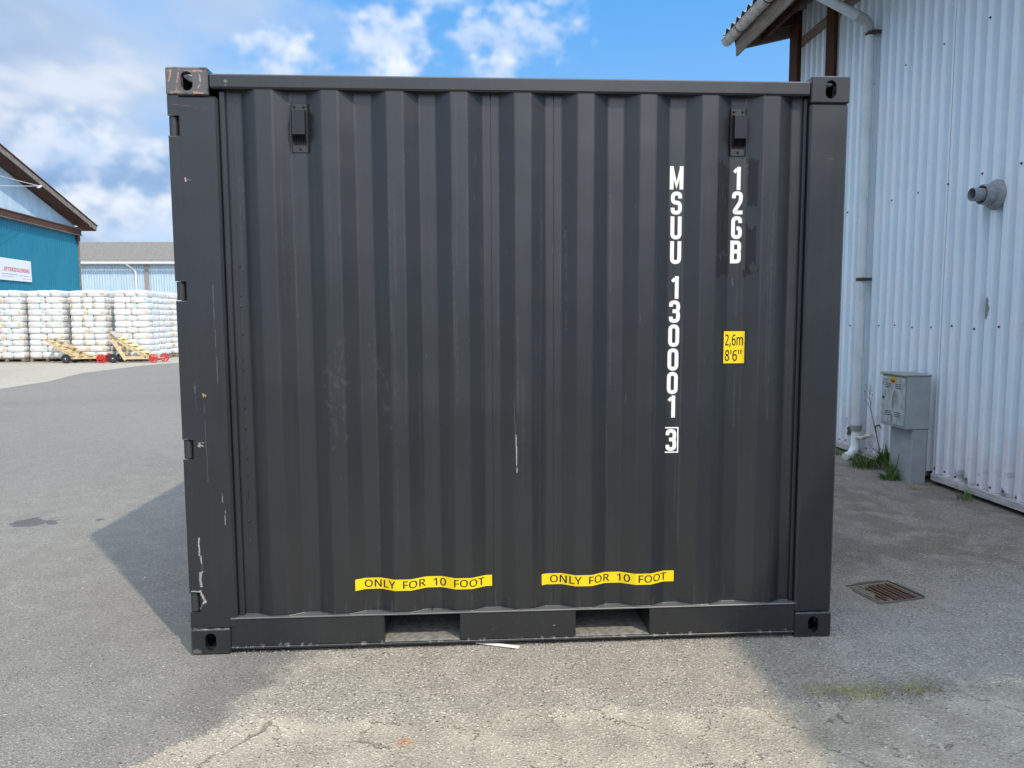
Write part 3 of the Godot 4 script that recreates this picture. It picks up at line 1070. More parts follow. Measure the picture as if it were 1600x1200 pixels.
func build_container() -> void:
	make_profile()
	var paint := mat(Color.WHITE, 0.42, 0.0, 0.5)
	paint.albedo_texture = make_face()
	paint.roughness_texture = ramp_tex(512, fnl(0.022, 61, 5), [[0.0, Color(0.50, 0.50, 0.50)], [1.0, Color(1, 1, 1)]], 12)
	paint.roughness_texture_channel = BaseMaterial3D.TEXTURE_CHANNEL_RED
	paint.roughness = 0.47
	paint.normal_enabled = true
	paint.normal_texture = bump_tex(512, fnl(0.006, 63, 3), 9.0)
	paint.normal_scale = 0.22
	paint.clearcoat_enabled = true
	paint.clearcoat = 0.75
	paint.clearcoat_roughness = 0.30
	var dark := mat(lin(0.030, 0.032, 0.035), 0.55)
	var rubber := mat(lin(0.012, 0.012, 0.013), 0.6)
	var t := thing("shipping_container", "dark grey ten foot steel shipping container standing on the asphalt yard", "container")
	for sx in [-1, 1]:
		for sy in [-1, 1]:
			for sz in [1, -1]: casting(t, paint, sx, sy, sz)
	# corner posts; the door posts on the left have notches for the hinges
	var notches := [[0.199, 0.291], [0.902, 0.991], [1.603, 1.689], [2.305, 2.39]]
	for sz in [1, -1]:
		var s := tool()
		var zf := -0.003 if sz > 0 else -W + 0.003
		var zb := -0.115 if sz > 0 else -W + 0.115
		var za := minf(zf, zb)
		var zc := maxf(zf, zb)
		box(s, Vector3(0.043, 0.118, za), Vector3(0.210, 2.473, zc), 0.009)
		var y := 0.118
		for q in notches + [[2.473, 2.473]]:
			box(s, Vector3(0.003, y, za), Vector3(0.0518, q[0], zc), 0.0)
			y = q[1]
		box(s, Vector3(0.004, 0.15, -0.114 if sz > 0 else -W + 0.062), Vector3(0.0517, 2.44, -0.062 if sz > 0 else -W + 0.114), 0.0)
		put(s, "corner_post", paint, t)
		s = tool()
		box(s, Vector3(2.812, 0.118, za), Vector3(2.988, 2.473, zc), 0.009)
		put(s, "corner_post", paint, t)
		for q in notches:
			s = tool()
			var zz := -0.026 if sz > 0 else -W + 0.026
			tube(s, [Vector3(0.019, q[0] + 0.003, zz), Vector3(0.019, q[1] - 0.003, zz)], 0.018, 16)
			box(s, Vector3(0.002, q[0] + 0.005, minf(zz, zz * 1.9) if sz > 0 else zz), Vector3(0.036, q[1] - 0.005, zz if sz > 0 else zz + 0.03), 0.003)
			put(s, "hinge", dark, t)
		# narrow flanges at each side of the wall, with their sealed joints
		for q in [[0.2105, 0.236], [2.795, 2.8115]]:
			s = tool()
			box(s, Vector3(q[0], 0.168, -0.075 if sz > 0 else -W + 0.030), Vector3(q[1], 2.500, -0.030 if sz > 0 else -W + 0.075), 0.003)
			put(s, "post_flange", paint, t)
	# top and bottom rails
	for sz in [1, -1]:
		var z0 := -0.002 if sz > 0 else -W + 0.002
		var z1 := -0.064 if sz > 0 else -W + 0.064
		var za := minf(z0, z1)
		var zc := maxf(z0, z1)
		var s := tool()
		box(s, Vector3(0.1785, 2.505, za), Vector3(L - 0.1785, 2.566, zc), 0.007)
		put(s, "top_rail", paint, t)
	for sz in [1, -1]:
		var s := tool()
		for q in [[0.1785, 0.871], [1.225, 1.760], [2.116, L - 0.1785]]:
			if sz > 0:
				box(s, Vector3(q[0], 0.030, -0.014), Vector3(q[1], 0.1580, -0.008), 0.002)
			else:
				box(s, Vector3(q[0], 0.030, -W + 0.008), Vector3(q[1], 0.158, -W + 0.014), 0.002)
		var zz := 0.0 if sz > 0 else -W
		var q0 := zz - 0.060 if sz > 0 else zz + 0.002
		var q1 := zz - 0.002 if sz > 0 else zz + 0.060
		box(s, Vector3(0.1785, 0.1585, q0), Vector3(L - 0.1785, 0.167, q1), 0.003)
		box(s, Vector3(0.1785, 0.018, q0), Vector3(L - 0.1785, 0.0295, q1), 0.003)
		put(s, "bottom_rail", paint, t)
	# fork pockets running through the base
	var dusty := noisy([[0.0, Color(0.10, 0.095, 0.085)], [0.45, Color(0.21, 0.20, 0.18)], [1.0, Color(0.30, 0.285, 0.25)]], 0.03, 55, Vector3(3, 3, 3), 0.95, 0.4)
	for q in [[0.871, 1.225], [1.760, 2.116]]:
		var pk := Node3D.new()
		pk.name = "fork_pocket"
		t.add_child(pk, true)
		var s := tool()
		for x in [q[0] - 0.003, q[1] - 0.003]:
			box(s, Vector3(x, 0.0300, -W + 0.015), Vector3(x + 0.006, 0.1570, -0.0075), 0.0015)
		box(s, Vector3(q[0], 0.1505, -W + 0.07), Vector3(q[1], 0.1575, -0.0615), 0.0)
		put(s, "pocket_wall", paint, pk)
		s = tool()
		box(s, Vector3(q[0] + 0.003, 0.030, -W + 0.065), Vector3(q[1] - 0.003, 0.034, -0.010), 0.001)
		put(s, "pocket_floor", dusty, pk)
	# side walls of three corrugated panels
	for sz in [1, -1]:
		for q in [[0.2365, 1.380], [1.3832, 1.660], [1.6632, 2.7945]]:
			var s := tool()
			var xs := prof_cols(q[0], q[1])
			for k in xs.size() - 1:
				var a := Vector3(xs[k], 0.1672, prof(xs[k]))
				var b := Vector3(xs[k + 1], 0.1672, prof(xs[k + 1]))
				if sz < 0:
					a.z = -W - a.z
					b.z = -W - b.z
				quad(s, a, b, Vector3(b.x, 2.5045, b.z), Vector3(a.x, 2.5045, a.z), Vector3(a.x, 1, -1.2))
			s.set_smooth_group(-1)
			put(s, "wall_panel", paint, t)
		# weld beads over the joints
		for x in [1.3815, 1.6616, 0.262, 2.777]:
			var s := tool()
			var pts := []
			var y := 0.17
			while y < 2.5:
				pts.append(Vector3(x + rng.randf_range(-0.0006, 0.0006), y, (-0.0474 if sz > 0 else -W + 0.0474)))
				y += 0.03
			tube(s, pts, 0.0022, 6, false)
			put(s, "weld_seam", paint, t)
	# sealant beads squeezed out at the left joint and along the bottom
	var s2 := tool()
	var y2 := 0.5
	while y2 < 1.75:
		var r := rng.randf_range(0.002, 0.0055)
		var ln := rng.randf_range(0.012, 0.03)
		tube(s2, [Vector3(0.268, y2, -0.045), Vector3(0.2695, y2 + ln * 0.3, -0.0445), Vector3(0.2695, y2 + ln * 0.7, -0.0445), Vector3(0.268, y2 + ln, -0.045)], [0.0008, r * 0.6, r * 0.6, 0.0008], 7)
		y2 += rng.randf_range(0.03, 0.13)
	put(s2, "sealant", paint, t)
	s2 = tool()
	var bead := []
	for x in prof_cols(0.24, 2.79):
		bead.append(Vector3(x, 0.1685, prof(x) + 0.0025))
	tube(s2, bead, 0.0045, 6, true)
	put(s2, "sealant", paint, t)
	# a wire end sticking up from the bottom rail, a bit of dirt lodged there
	s2 = tool()
	tube(s2, [Vector3(1.092, 0.166, -0.030), Vector3(1.094, 0.182, -0.02), Vector3(1.100, 0.192, -0.014), Vector3(1.108, 0.196, -0.012)], [0.002, 0.0026, 0.002, 0.0012], 6)
	put(s2, "wire_end", rubber, t)
	# ventilators
	for x0 in [0.512, 2.462]:
		var vt := Node3D.new()
		vt.name = "ventilator"
		t.add_child(vt, true)
		var s := tool()
		box(s, Vector3(x0, 2.247, -0.046), Vector3(x0 + 0.073, 2.456, -0.041), 0.0015)
		for xx in [x0, x0 + 0.070]:
			box(s, Vector3(xx, 2.2475, -0.0405), Vector3(xx + 0.003, 2.4555, -0.033), 0.001)
		put(s, "backplate", paint, vt)
		s = tool()
		# hood: a wedge open at the bottom
		var a: float = x0 + 0.010
		var b: float = x0 + 0.064
		var p := [Vector3(a, 2.428, -0.040), Vector3(b, 2.428, -0.040), Vector3(b, 2.418, -0.012), Vector3(a, 2.418, -0.012), Vector3(b, 2.318, -0.010), Vector3(a, 2.318, -0.010), Vector3(b, 2.278, -0.040), Vector3(a, 2.278, -0.040)]
		var ctr := Vector3((a + b) / 2, 2.36, -0.03)
		quad(s, p[0], p[1], p[2], p[3], ctr)
		quad(s, p[3], p[2], p[4], p[5], ctr)
		quad(s, p[1], p[2], p[4], p[6], ctr)
		quad(s, p[0], p[3], p[5], p[7], ctr)
		quad(s, p[0], p[1], p[6], p[7], ctr)
		put(s, "hood", mat(lin(0.012, 0.014, 0.018), 0.30, 0.0, 0.5), vt)
		for k in 7:
			s = tool()
			var xx: float = a + 0.003 + k * 0.0075
			tri(s, Vector3(xx, 2.3165, -0.0115), Vector3(xx, 2.279, -0.0395), Vector3(xx, 2.3165, -0.0395))
			tri(s, Vector3(xx + 0.0015, 2.3165, -0.0115), Vector3(xx + 0.0015, 2.279, -0.0395), Vector3(xx + 0.0015, 2.3165, -0.0395))
			quad(s, Vector3(xx, 2.3165, -0.0115), Vector3(xx + 0.0015, 2.3165, -0.0115), Vector3(xx + 0.0015, 2.279, -0.0395), Vector3(xx, 2.279, -0.0395), ctr)
			put(s, "grille_slat", rubber, vt)
		for q in [[x0 + 0.016, 2.442], [x0 + 0.056, 2.442], [x0 + 0.037, 2.263]]:
			s = tool()
			lathe(s, Vector3(q[0], q[1], -0.041), Vector3(0, 0, 1), [Vector2(0, 0.0065), Vector2(0.003, 0.0062), Vector2(0.0045, 0.004), Vector2(0.0048, 0.0)], 12)
			put(s, "rivet", rubber, vt)
	# painted markings
	var white := mat(lin(0.82, 0.82, 0.81), 0.5)
	var rows := [["M", 2.190, 2.098, 0.062], ["S", 2.196, 1.986, 0.051], ["U", 2.196, 1.875, 0.051], ["U", 2.196, 1.764, 0.051],
		["1", 2.208, 1.606, 0.030], ["3", 2.195, 1.496, 0.051], ["0", 2.193, 1.386, 0.051], ["0", 2.191, 1.276, 0.051], ["0", 2.190, 1.167, 0.051], ["1", 2.200, 1.057, 0.030], ["3", 2.188, 0.900, 0.050],
		["1", 2.486, 2.097, 0.030], ["2", 2.478, 1.988, 0.050], ["G", 2.477, 1.877, 0.050], ["B", 2.475, 1.767, 0.050]]
	for q in rows:
		put(letter(q[0], Vector3(q[1], q[2], -0.0452), q[3], 0.103), "marking_letter", white, t)
	put(letter("box", Vector3(2.178, 0.891, -0.0452), 0.070, 0.121), "marking_frame", white, t)
	# dull residue of torn-off tape on the slopes beside the type code
	var gum := mat(lin(0.008, 0.009, 0.010), 0.48, 0.0, 0.48)
	for q in [[2.402, 2.462, 1.80, 2.235, 0.80], [2.402, 2.470, 1.700, 1.80, 0.97], [2.548, 2.586, 2.02, 2.235, 0.98], [2.545, 2.585, 1.735, 1.95, 0.99], [2.535, 2.600, 1.695, 1.745, 0.9]]:
		var s := tool()
		var x: float = q[0]
		var lo := 0.0
		var hi := 0.0
		while x < q[1]:
			var x2 := minf(x + 0.0028, q[1])
			lo = clampf(lo + rng.randf_range(-0.012, 0.012), 0, 0.05)
			hi = clampf(hi + rng.randf_range(-0.012, 0.012), 0, 0.05)
			var y: float = q[2] + lo
			while y < q[3] - hi:
				var yb: float = minf(y + rng.randf_range(0.01, 0.06), q[3] - hi)
				if rng.randf() < q[4]: wrap_strip(s, x, x2, y, yb, 0.0008)
				y = yb
			x = x2
		put(s, "tape_residue", gum, t)
	# stickers that follow the corrugation
	var yellow := mat(lin(0.83, 0.60, 0.005), 0.45)
	var black := mat(lin(0.016, 0.012, 0.010), 0.6)
	for x0 in [0.743, 1.606]:
		var s := tool()
		wrap_strip(s, x0, x0 + 0.630, 0.2725, 0.3255, 0.0012)
		var st := put(s, "warning_sticker", yellow, t)
		s = tool()
		wrap_text(s, "ONLY  FOR  10  FOOT", x0 + 0.040, x0 + 0.595, 0.2815, 0.3175, 0.0020, 400)
		put(s, "lettering", black, st)
	var s := tool()
	wrap_strip(s, 2.443, 2.557, 1.300, 1.464, 0.0012)
	var hs := put(s, "height_sticker", black, t)
	s = tool()
	wrap_strip(s, 2.4510, 2.5490, 1.3080, 1.4560, 0.0020)
	put(s, "sticker_field", yellow, hs)
	s = tool()
	wrap_text(s, "2,6m", 2.459, 2.543, 1.382, 1.442, 0.0028, 400)
	wrap_text(s, "8'6''", 2.459, 2.538, 1.318, 1.370, 0.0028, 400)
	put(s, "lettering", black, hs)
	# floor, roof, blind end, doors
	s = tool()
	box(s, Vector3(0.06, 0.1675, -W + 0.062), Vector3(L - 0.06, 0.195, -0.062), 0.0)
	put(s, "floor", mat(lin(0.10, 0.065, 0.04), 0.8), t)
	s = tool()
	corr(s, Vector3(0.115, 2.552, -0.066), Vector3(1, 0, 0), Vector3(0, 0, -1), Vector3(0, 1, 0), 13.2, 0.209, 0.018, W - 0.132, 8, null, 0.6)
	put(s, "roof", paint, t)
	s = tool()
	corr(s, Vector3(L - 0.035, 0.17, -0.118), Vector3(0, 0, -1), Vector3(0, 1, 0), Vector3(1, 0, 0), 9.0, (W - 0.236) / 9.0, 0.045, 2.33, 8, null, 0.6)
	put(s, "end_wall", paint, t)
	for q in [2.500, 0.020]:
		s = tool()
		box(s, Vector3(L - 0.070, q, -W + 0.1625), Vector3(L - 0.003, q + 0.068 if q > 1 else 0.165, -0.1625), 0.004)
		put(s, "end_rail", paint, t)
		s = tool()
		box(s, Vector3(0.003, q, -W + 0.1625), Vector3(0.070, q + 0.068 if q > 1 else 0.165, -0.1625), 0.004)
		put(s, "end_rail", paint, t)
	for sd in [0, 1]:
		var z1: float = -0.117 - sd * 1.104
		var dr := Node3D.new()
		dr.name = "door"
		t.add_child(dr, true)
		s = tool()
		box(s, Vector3(0.012, 0.172, z1 - 1.098), Vector3(0.048, 2.496, z1), 0.004)
		for k in 5:
			box(s, Vector3(0.002, 0.30 + k * 0.43, z1 - 1.02), Vector3(0.0122, 0.60 + k * 0.43, z1 - 0.08), 0.005)
		put(s, "door_panel", paint, dr)
		for k in 2:
			s = tool()
			var zz: float = z1 - 0.32 - k * 0.5
			tube(s, [Vector3(-0.018, 0.14, zz), Vector3(-0.018, 2.52, zz)], 0.0135, 12)
			put(s, "lock_rod", dark, dr)
			s = tool()
			beam(s, Vector3(-0.030, 1.05, zz), Vector3(-0.030, 1.00, zz - 0.30), 0.012, 0.03, 0.003)
			put(s, "handle", dark, dr)
	# litter: a white strip of wood lying against the rail
	var wood := tool()
	box(wood, Vector3(-0.105, 0, -0.012), Vector3(0.105, 0.006, 0.012), 0.002)
	var stick := put(wood, "wood_strip", mat(lin(0.72, 0.70, 0.66), 0.8), self)
	stick.position = Vector3(1.395, 0.0005, -0.005)
	stick.rotation.y = -0.34
	tag(stick, "thin white strip of wood lying at the foot of the dark container", "strip")

# ---------------------------------------------------------------- shed on the right
const WX := 5.485
var wa: PackedByteArray
var wb: PackedByteArray
var wc: PackedByteArray

func wall_tex() -> ImageTexture:
	wa = img_l8(fnl(0.006, 101, 5), 1024)
	wb = img_l8(fnl(0.03, 103, 5), 1024)
	wc = img_l8(fnl(0.10, 107, 4), 1024)
	var all := PackedByteArray()
	for q in in_bands(32, wall_band): all.append_array(q)
	return ImageTexture.create_from_image(Image.create_from_data(1024, 1024, false, Image.FORMAT_RGB8, all))

func wall_band(band: int) -> PackedByteArray:
	var w := 1024
	var h := 1024
	var out := PackedByteArray()
	out.resize(w * 32 * 3)
	for jj in 32:
		var j := band * 32 + jj
		var y := (1.0 - (j + 0.5) / h) * 5.4
		for i in w:
			var z := -6.4 + 8.0 * (i + 0.5) / w
			var k := j * w + i
			var va := wa[k] / 255.0
			var vb := wb[k] / 255.0
			var vs := wc[((j >> 4) << 10) + i] / 255.0
			var r := 0.66
			var g := 0.79
			var bl := 0.89
			# chalked, faded paint in cloudy patches
			var f := 0.35 + 0.3 * ss(0.40, 0.70, va * 0.75 + vb * 0.25)
			r = lerpf(r, 0.78, f); g = lerpf(g, 0.84, f); bl = lerpf(bl, 0.88, f)
			# bare pinkish primer low on the sheets, in streaks
			var low := ss(0.70, 0.16, y + (vs - 0.5) * 0.7 + (vb - 0.5) * 0.5) + 0.30 * ss(0.60, 0.72, va) * ss(0.35, 0.7, vs)
			low = clampf(low, 0, 1) * 0.75
			r = lerpf(r, 0.74, low); g = lerpf(g, 0.70, low); bl = lerpf(bl, 0.75, low)
			# mould and soot streaks near the foot, right of the cabinet
			var m := ss(0.45, 0.12, y + (vs - 0.5) * 0.4) * ss(0.52, 0.66, vs * 0.55 + vb * 0.45) * ss(-2.95, -2.6, z) * ss(-1.6, -2.0, z)
			m = maxf(m, 0.4 * ss(0.35, 0.11, y + (vs - 0.5) * 0.3) * ss(0.62, 0.70, vb) * ss(0.4, 0.6, vs))
			r = lerpf(r, 0.13, m * 0.85); g = lerpf(g, 0.14, m * 0.85); bl = lerpf(bl, 0.14, m * 0.85)
			# a scraped bare spot
			var d := Vector2((z + 2.46) / 0.024, (y - 1.57) / 0.06).length() + (vb - 0.5) * 3.0
			var sp := ss(1.0, 0.6, d)
			r = lerpf(r, 0.20, sp); g = lerpf(g, 0.20, sp); bl = lerpf(bl, 0.20, sp)
			d = Vector2((z + 4.55) / 0.07, (y - 0.26) / 0.10).length() + (vb - 0.5) * 2.6
			sp = ss(1.0, 0.6, d)
			r = lerpf(r, 0.10, sp); g = lerpf(g, 0.09, sp); bl = lerpf(bl, 0.08, sp)
			var gr := 0.95 + 0.10 * vs
			var oo := (jj * w + i) * 3
			out[oo] = to8(r * gr); out[oo + 1] = to8(g * gr); out[oo + 2] = to8(bl * gr)
	return out

func wood_mat(dark: Color, pale: Color, sd: int, scale := Vector3(2, 2, 2)) -> StandardMaterial3D:
	return noisy([[0.0, dark], [0.5, dark.lerp(pale, 0.5)], [1.0, pale]], 0.02, sd, scale, 0.85, 0.5, 0.3)

func roof_y(x: float) -> float:
	return 5.14 + 0.232 * (x - 4.60)

func build_shed() -> void:
	var paint := mat(Color.WHITE, 0.48, 0.0, 0.5)
	paint.albedo_texture = wall_tex()
	var brown := wood_mat(Color(0.040, 0.018, 0.010), Color(0.095, 0.045, 0.026), 201, Vector3(9, 0.7, 9))
	var old := wood_mat(Color(0.13, 0.10, 0.08), Color(0.30, 0.26, 0.22), 203, Vector3(5, 5, 0.5))
	var grey := wood_mat(Color(0.30, 0.29, 0.29), Color(0.58, 0.56, 0.56), 205, Vector3(5, 5, 0.9))
	var cement := noisy([[0.0, Color(0.14, 0.14, 0.135)], [1.0, Color(0.34, 0.33, 0.32)]], 0.02, 207, Vector3(2, 2, 2), 0.95, 0.5)
	var pvc := noisy([[0.0, Color(0.50, 0.55, 0.57)], [0.5, Color(0.60, 0.655, 0.68)], [1.0, Color(0.66, 0.71, 0.735)]], 0.015, 209, Vector3(1.5, 0.6, 1.5), 0.42, 0.0, 0.5)
	var rust := noisy([[0.0, Color(0.035, 0.026, 0.024)], [1.0, Color(0.13, 0.09, 0.075)]], 0.05, 211, Vector3(8, 8, 8), 0.7, 0.5)
	var t := thing("corrugated_shed", "pale blue corrugated metal shed with brown posts and overhanging eave", "building", Vector3(WX, 0, -6.2))
	t.position = Vector3.ZERO
	var uvf := func(p: Vector3) -> Vector2: return Vector2((p.z + 6.4) / 8.0, 1.0 - p.y / 5.4)
	var per := 0.1430
	var z := -6.02
	var k := 0
	while z < 11.0:
		var s := tool()
		corr(s, Vector3(WX + 0.003 * (k % 2), 0.100, z), Vector3(0, 0, 1), Vector3(0, 1, 0), Vector3(-1, 0, 0), 7.0, per, 0.056, roof_y(WX) - 0.10 + 0.01, 28, uvf, 0.75)
		put(s, "wall_sheet", paint, t)
		z += per * 7.0
		k += 1
	var zend := z
	# screws in rows
	var sm := tool()
	lathe(sm, Vector3.ZERO, Vector3(-1, 0, 0), [Vector2(-0.004, 0.010), Vector2(0.0, 0.0105), Vector2(0.003, 0.008), Vector2(0.003, 0.0055), Vector2(0.008, 0.005), Vector2(0.009, 0.0)], 8)
	sm.generate_normals()
	var screw := sm.commit()
	for row in [[0.135, 1], [1.42, 2], [2.66, 3], [3.90, 4]]:
		var i := 0
		while i < 30:
			var zz: float = -6.02 + per * (i + 0.0)
			if zz > -1.6: break
			if i % row[1] == 0:
				var o := put_mesh(screw, "screw", rust, t)
				o.position = Vector3(WX - 0.0275, row[0] + rng.randf_range(-0.012, 0.012), zz)
			i += 1
	# sill boards on short blocks, a dark gap below
	for q in [[-6.1, -3.20, 0.0], [-3.05, 2.2, 0.004], [2.25, 10.9, 0.0]]:
		var s := tool()
		box(s, Vector3(WX - 0.045 + q[2], 0.035, q[0]), Vector3(WX + 0.05, 0.098, q[1]), 0.004)
		put(s, "sill_board", grey, t)
	var s := tool()
	box(s, Vector3(WX + 0.08, -0.3, -6.1), Vector3(WX + 0.3, 0.20, zend), 0.0)
	put(s, "footing", mat(lin(0.06, 0.055, 0.05), 0.95), t)
	# timber posts
	for q in [[-6.27, -6.03, WX - 0.075, WX + 0.10], [-5.30, -5.10, WX - 0.065, WX - 0.021]]:
		s = tool()
		box(s, Vector3(q[2], 0.10, q[0]), Vector3(q[3], roof_y(q[2]) - 0.03, q[1]), 0.005)
		put(s, "timber_post", brown, t)
	s = tool()
	box(s, Vector3(WX - 0.022, 4.86, -6.02), Vector3(WX + 0.03 - 0.06, 4.99, 0.5), 0.004)
	put(s, "wall_plate", old, t)
	# roof: wide eave over the far half, flush eave over the near half
	for q in [[-6.42, 0.6, 4.58], [0.6, zend + 0.2, 5.50]]:
		s = tool()
		var x0: float = q[2]
		var y0 := roof_y(x0)
		var dir := Vector3(1, 0.232, 0).normalized()
		var n := floorf((q[1] - q[0]) / 0.177)
		var up := Vector3(-0.232, 1, 0).normalized()
		corr(s, Vector3(x0, y0, q[0]), Vector3(0, 0, 1), dir, up, n, (q[1] - q[0]) / n, 0.05, (10.5 - x0) / dir.x, 8)
		put(s, "roof_sheet", cement, t)
		s = tool()
		corr(s, Vector3(x0, y0 - 0.012, q[0]), Vector3(0, 0, 1), dir, up, n, (q[1] - q[0]) / n, 0.05, (10.5 - x0) / dir.x, 8)
		put(s, "roof_underlay", old, t)
	s = tool()
	var peak := roof_y(10.5)
	quad(s, Vector3(10.5, peak, -6.42), Vector3(10.5, peak, zend + 0.2), Vector3(16.4, roof_y(4.6), zend + 0.2), Vector3(16.4, roof_y(4.6), -6.42), Vector3(10, 0, 0))
	put(s, "roof_slope", cement, t)
	# rafters and purlin under the eave
	var zr := -6.1
	while zr < 0.6:
		s = tool()
		beam(s, Vector3(4.75, roof_y(4.75) - 0.10, zr), Vector3(5.9, roof_y(5.9) - 0.10, zr), 0.06, 0.12)
		put(s, "rafter", brown, t)
		zr += 1.1
	s = tool()
	box(s, Vector3(5.05, roof_y(5.05) - 0.20, -6.3), Vector3(5.11, roof_y(5.05) - 0.10, 0.55), 0.004)
	put(s, "purlin", brown, t)
	# verge board at the far gable and the weathered board below the gutter
	s = tool()
	beam(s, Vector3(4.735, roof_y(4.735) - 0.135, -6.37), Vector3(10.5, roof_y(10.5) - 0.135, -6.37), 0.028, 0.20)
	put(s, "verge_board", brown, t)
	s = tool()
	beam(s, Vector3(4.755, roof_y(4.735) - 0.135, -6.33), Vector3(6.4, roof_y(6.4) - 0.135, -6.33), 0.028, 0.20)
	put(s, "verge_board", old, t)
	s = tool()
	box(s, Vector3(4.725, 4.845, -6.31), Vector3(4.752, 5.08, 0.58), 0.004)
	put(s, "fascia_board", old, t)
	# gutter: a half round trough
	s = tool()
	var gx := 4.655
	var gy := 5.085
	s.set_smooth_group(0)
	for i in 12:
		for rr in [[0.072, 1.0], [0.067, -1.0]]:
			var a0 := PI + PI * i / 12.0
			var a1 := PI + PI * (i + 1) / 12.0
			var p0 := Vector3(gx + cos(a0) * rr[0], gy + sin(a0) * rr[0], -6.45)
			var p1 := Vector3(gx + cos(a1) * rr[0], gy + sin(a1) * rr[0], -6.45)
			quad(s, p0, p1, Vector3(p1.x, p1.y, 0.6), Vector3(p0.x, p0.y, 0.6), Vector3(gx, gy - (0.0 if rr[1] > 0 else 1.0), 0))
	s.set_smooth_group(-1)
	for i in 12:
		var a0 := PI + PI * i / 12.0
		var a1 := PI + PI * (i + 1) / 12.0
		tri(s, Vector3(gx, gy, -6.445), Vector3(gx + cos(a0) * 0.07, gy + sin(a0) * 0.07, -6.445), Vector3(gx + cos(a1) * 0.07, gy + sin(a1) * 0.07, -6.445))
	tube(s, [Vector3(gx - 0.0725, gy + 0.002, -6.45), Vector3(gx - 0.0725, gy + 0.002, 0.6)], 0.007, 8)
	var gut := put(s, "gutter", noisy([[0.0, Color(0.26, 0.24, 0.22)], [0.4, Color(0.50, 0.48, 0.45)], [1.0, Color(0.66, 0.65, 0.63)]], 0.02, 213, Vector3(3, 3, 1.2), 0.6, 0.2), t)
	for zz in [-5.95, -5.1, -4.2, -3.3, -2.4, -1.5, -0.6]:
		s = tool()
		var pts := []
		for i in 9:
			var a := PI * 0.98 + PI * 1.04 * i / 8.0
			pts.append(Vector3(gx + cos(a) * 0.076, gy + sin(a) * 0.076, zz))
		tube(s, pts, 0.006, 6)
		put(s, "gutter_bracket", rust, gut)
	# the walls one does not see, closing the building
	s = tool()
	quad(s, Vector3(5.58, 0, -6.20), Vector3(16.2, 0, -6.20), Vector3(16.2, 5.1, -6.20), Vector3(5.58, roof_y(5.58) - 0.05, -6.20), Vector3(10, 2, 0))
	tri(s, Vector3(5.58, roof_y(5.58) - 0.05, -6.20), Vector3(16.2, 5.1, -6.20), Vector3(10.5, peak - 0.05, -6.20), Vector3(10, 2, 0))
	quad(s, Vector3(5.55, 0, zend), Vector3(16.2, 0, zend), Vector3(16.2, 5.1, zend), Vector3(5.55, roof_y(5.55) - 0.05, zend), Vector3(10, 2, 0))
	tri(s, Vector3(5.55, roof_y(5.55) - 0.05, zend), Vector3(16.2, 5.1, zend), Vector3(10.5, peak - 0.05, zend), Vector3(10, 2, 0))
	quad(s, Vector3(16.2, 0, -6.20), Vector3(16.2, 0, zend), Vector3(16.2, 5.1, zend), Vector3(16.2, 5.1, -6.20), Vector3(10, 2, 0))
	put(s, "end_cladding", mat(lin(0.52, 0.62, 0.74), 0.6), t)

	# downpipe
	var dx := WX - 0.095
	var dz := -4.26
	var d := thing("downpipe", "light grey plastic downpipe with rusty clamps on the blue shed wall", "pipe", Vector3(dx, 0, dz))
	d.position = Vector3.ZERO
	s = tool()
	tube(s, [Vector3(dx, 0.33, dz), Vector3(dx, 4.40, dz - 0.02)], 0.047, 20)
	put(s, "pipe", pvc, d)
	s = tool()
	tube(s, [Vector3(dx - 0.005, 4.40, dz - 0.02), Vector3(dx - 0.02, 4.47, dz - 0.02), Vector3(dx - 0.07, 4.53, dz - 0.02), Vector3(dx - 0.15, 4.565, dz - 0.02)], 0.052, 18)
	put(s, "elbow", noisy([[0.0, Color(0.28, 0.28, 0.28)], [1.0, Color(0.52, 0.54, 0.55)]], 0.03, 215, Vector3(4, 4, 4), 0.6, 0.3), d)
	s = tool()
	tube(s, [Vector3(dx - 0.14, 4.562, dz - 0.02), Vector3(4.74, 4.80, dz - 0.02)], 0.047, 20)
	put(s, "pipe", pvc, d)
	s = tool()
	tube(s, [Vector3(4.76, 4.795, dz - 0.02), Vector3(4.70, 4.825, dz - 0.02), Vector3(4.665, 4.87, dz - 0.02), Vector3(4.655, 4.94, dz - 0.02), Vector3(4.655, 5.02, dz - 0.02)], 0.052, 18)
	put(s, "elbow", pvc, d)
	for y in [1.90, 4.385]:
		s = tool()
		tube(s, [Vector3(dx, y - 0.018, dz - 0.01), Vector3(dx, y + 0.018, dz - 0.01)], 0.051, 18)
		box(s, Vector3(dx - 0.02, y - 0.016, dz + 0.035), Vector3(dx + 0.09, y + 0.016, dz + 0.065), 0.004)
		tube(s, [Vector3(dx - 0.03, y, dz + 0.02), Vector3(dx - 0.03, y, dz + 0.085)], 0.008, 8)
		put(s, "clamp", rust, d)
	s = tool()
	tube(s, [Vector3(dx, 0.30, dz), Vector3(dx, 0.36, dz)], 0.055, 18)
	put(s, "collar", mat(lin(0.25, 0.25, 0.25), 0.7), d)
	s = tool()
	tube(s, [Vector3(dx, 0.31, dz), Vector3(dx, 0.14, dz), Vector3(dx - 0.02, 0.09, dz + 0.01), Vector3(dx - 0.06, 0.05, dz + 0.03), Vector3(dx - 0.14, 0.028, dz + 0.06)], [0.044, 0.048, 0.048, 0.045, 0.042], 16)
	put(s, "shoe", mat(lin(0.68, 0.74, 0.74), 0.5), d)
	s = tool()
	tube(s, [Vector3(dx - 0.01, 0.235, dz + 0.05), Vector3(dx + 0.005, 0.235, dz + 0.12), Vector3(dx + 0.02, 0.27, dz + 0.18), Vector3(dx + 0.03, 0.285, dz + 0.26)], 0.022, 12)
	put(s, "branch_pipe", mat(lin(0.52, 0.50, 0.44), 0.6), d)

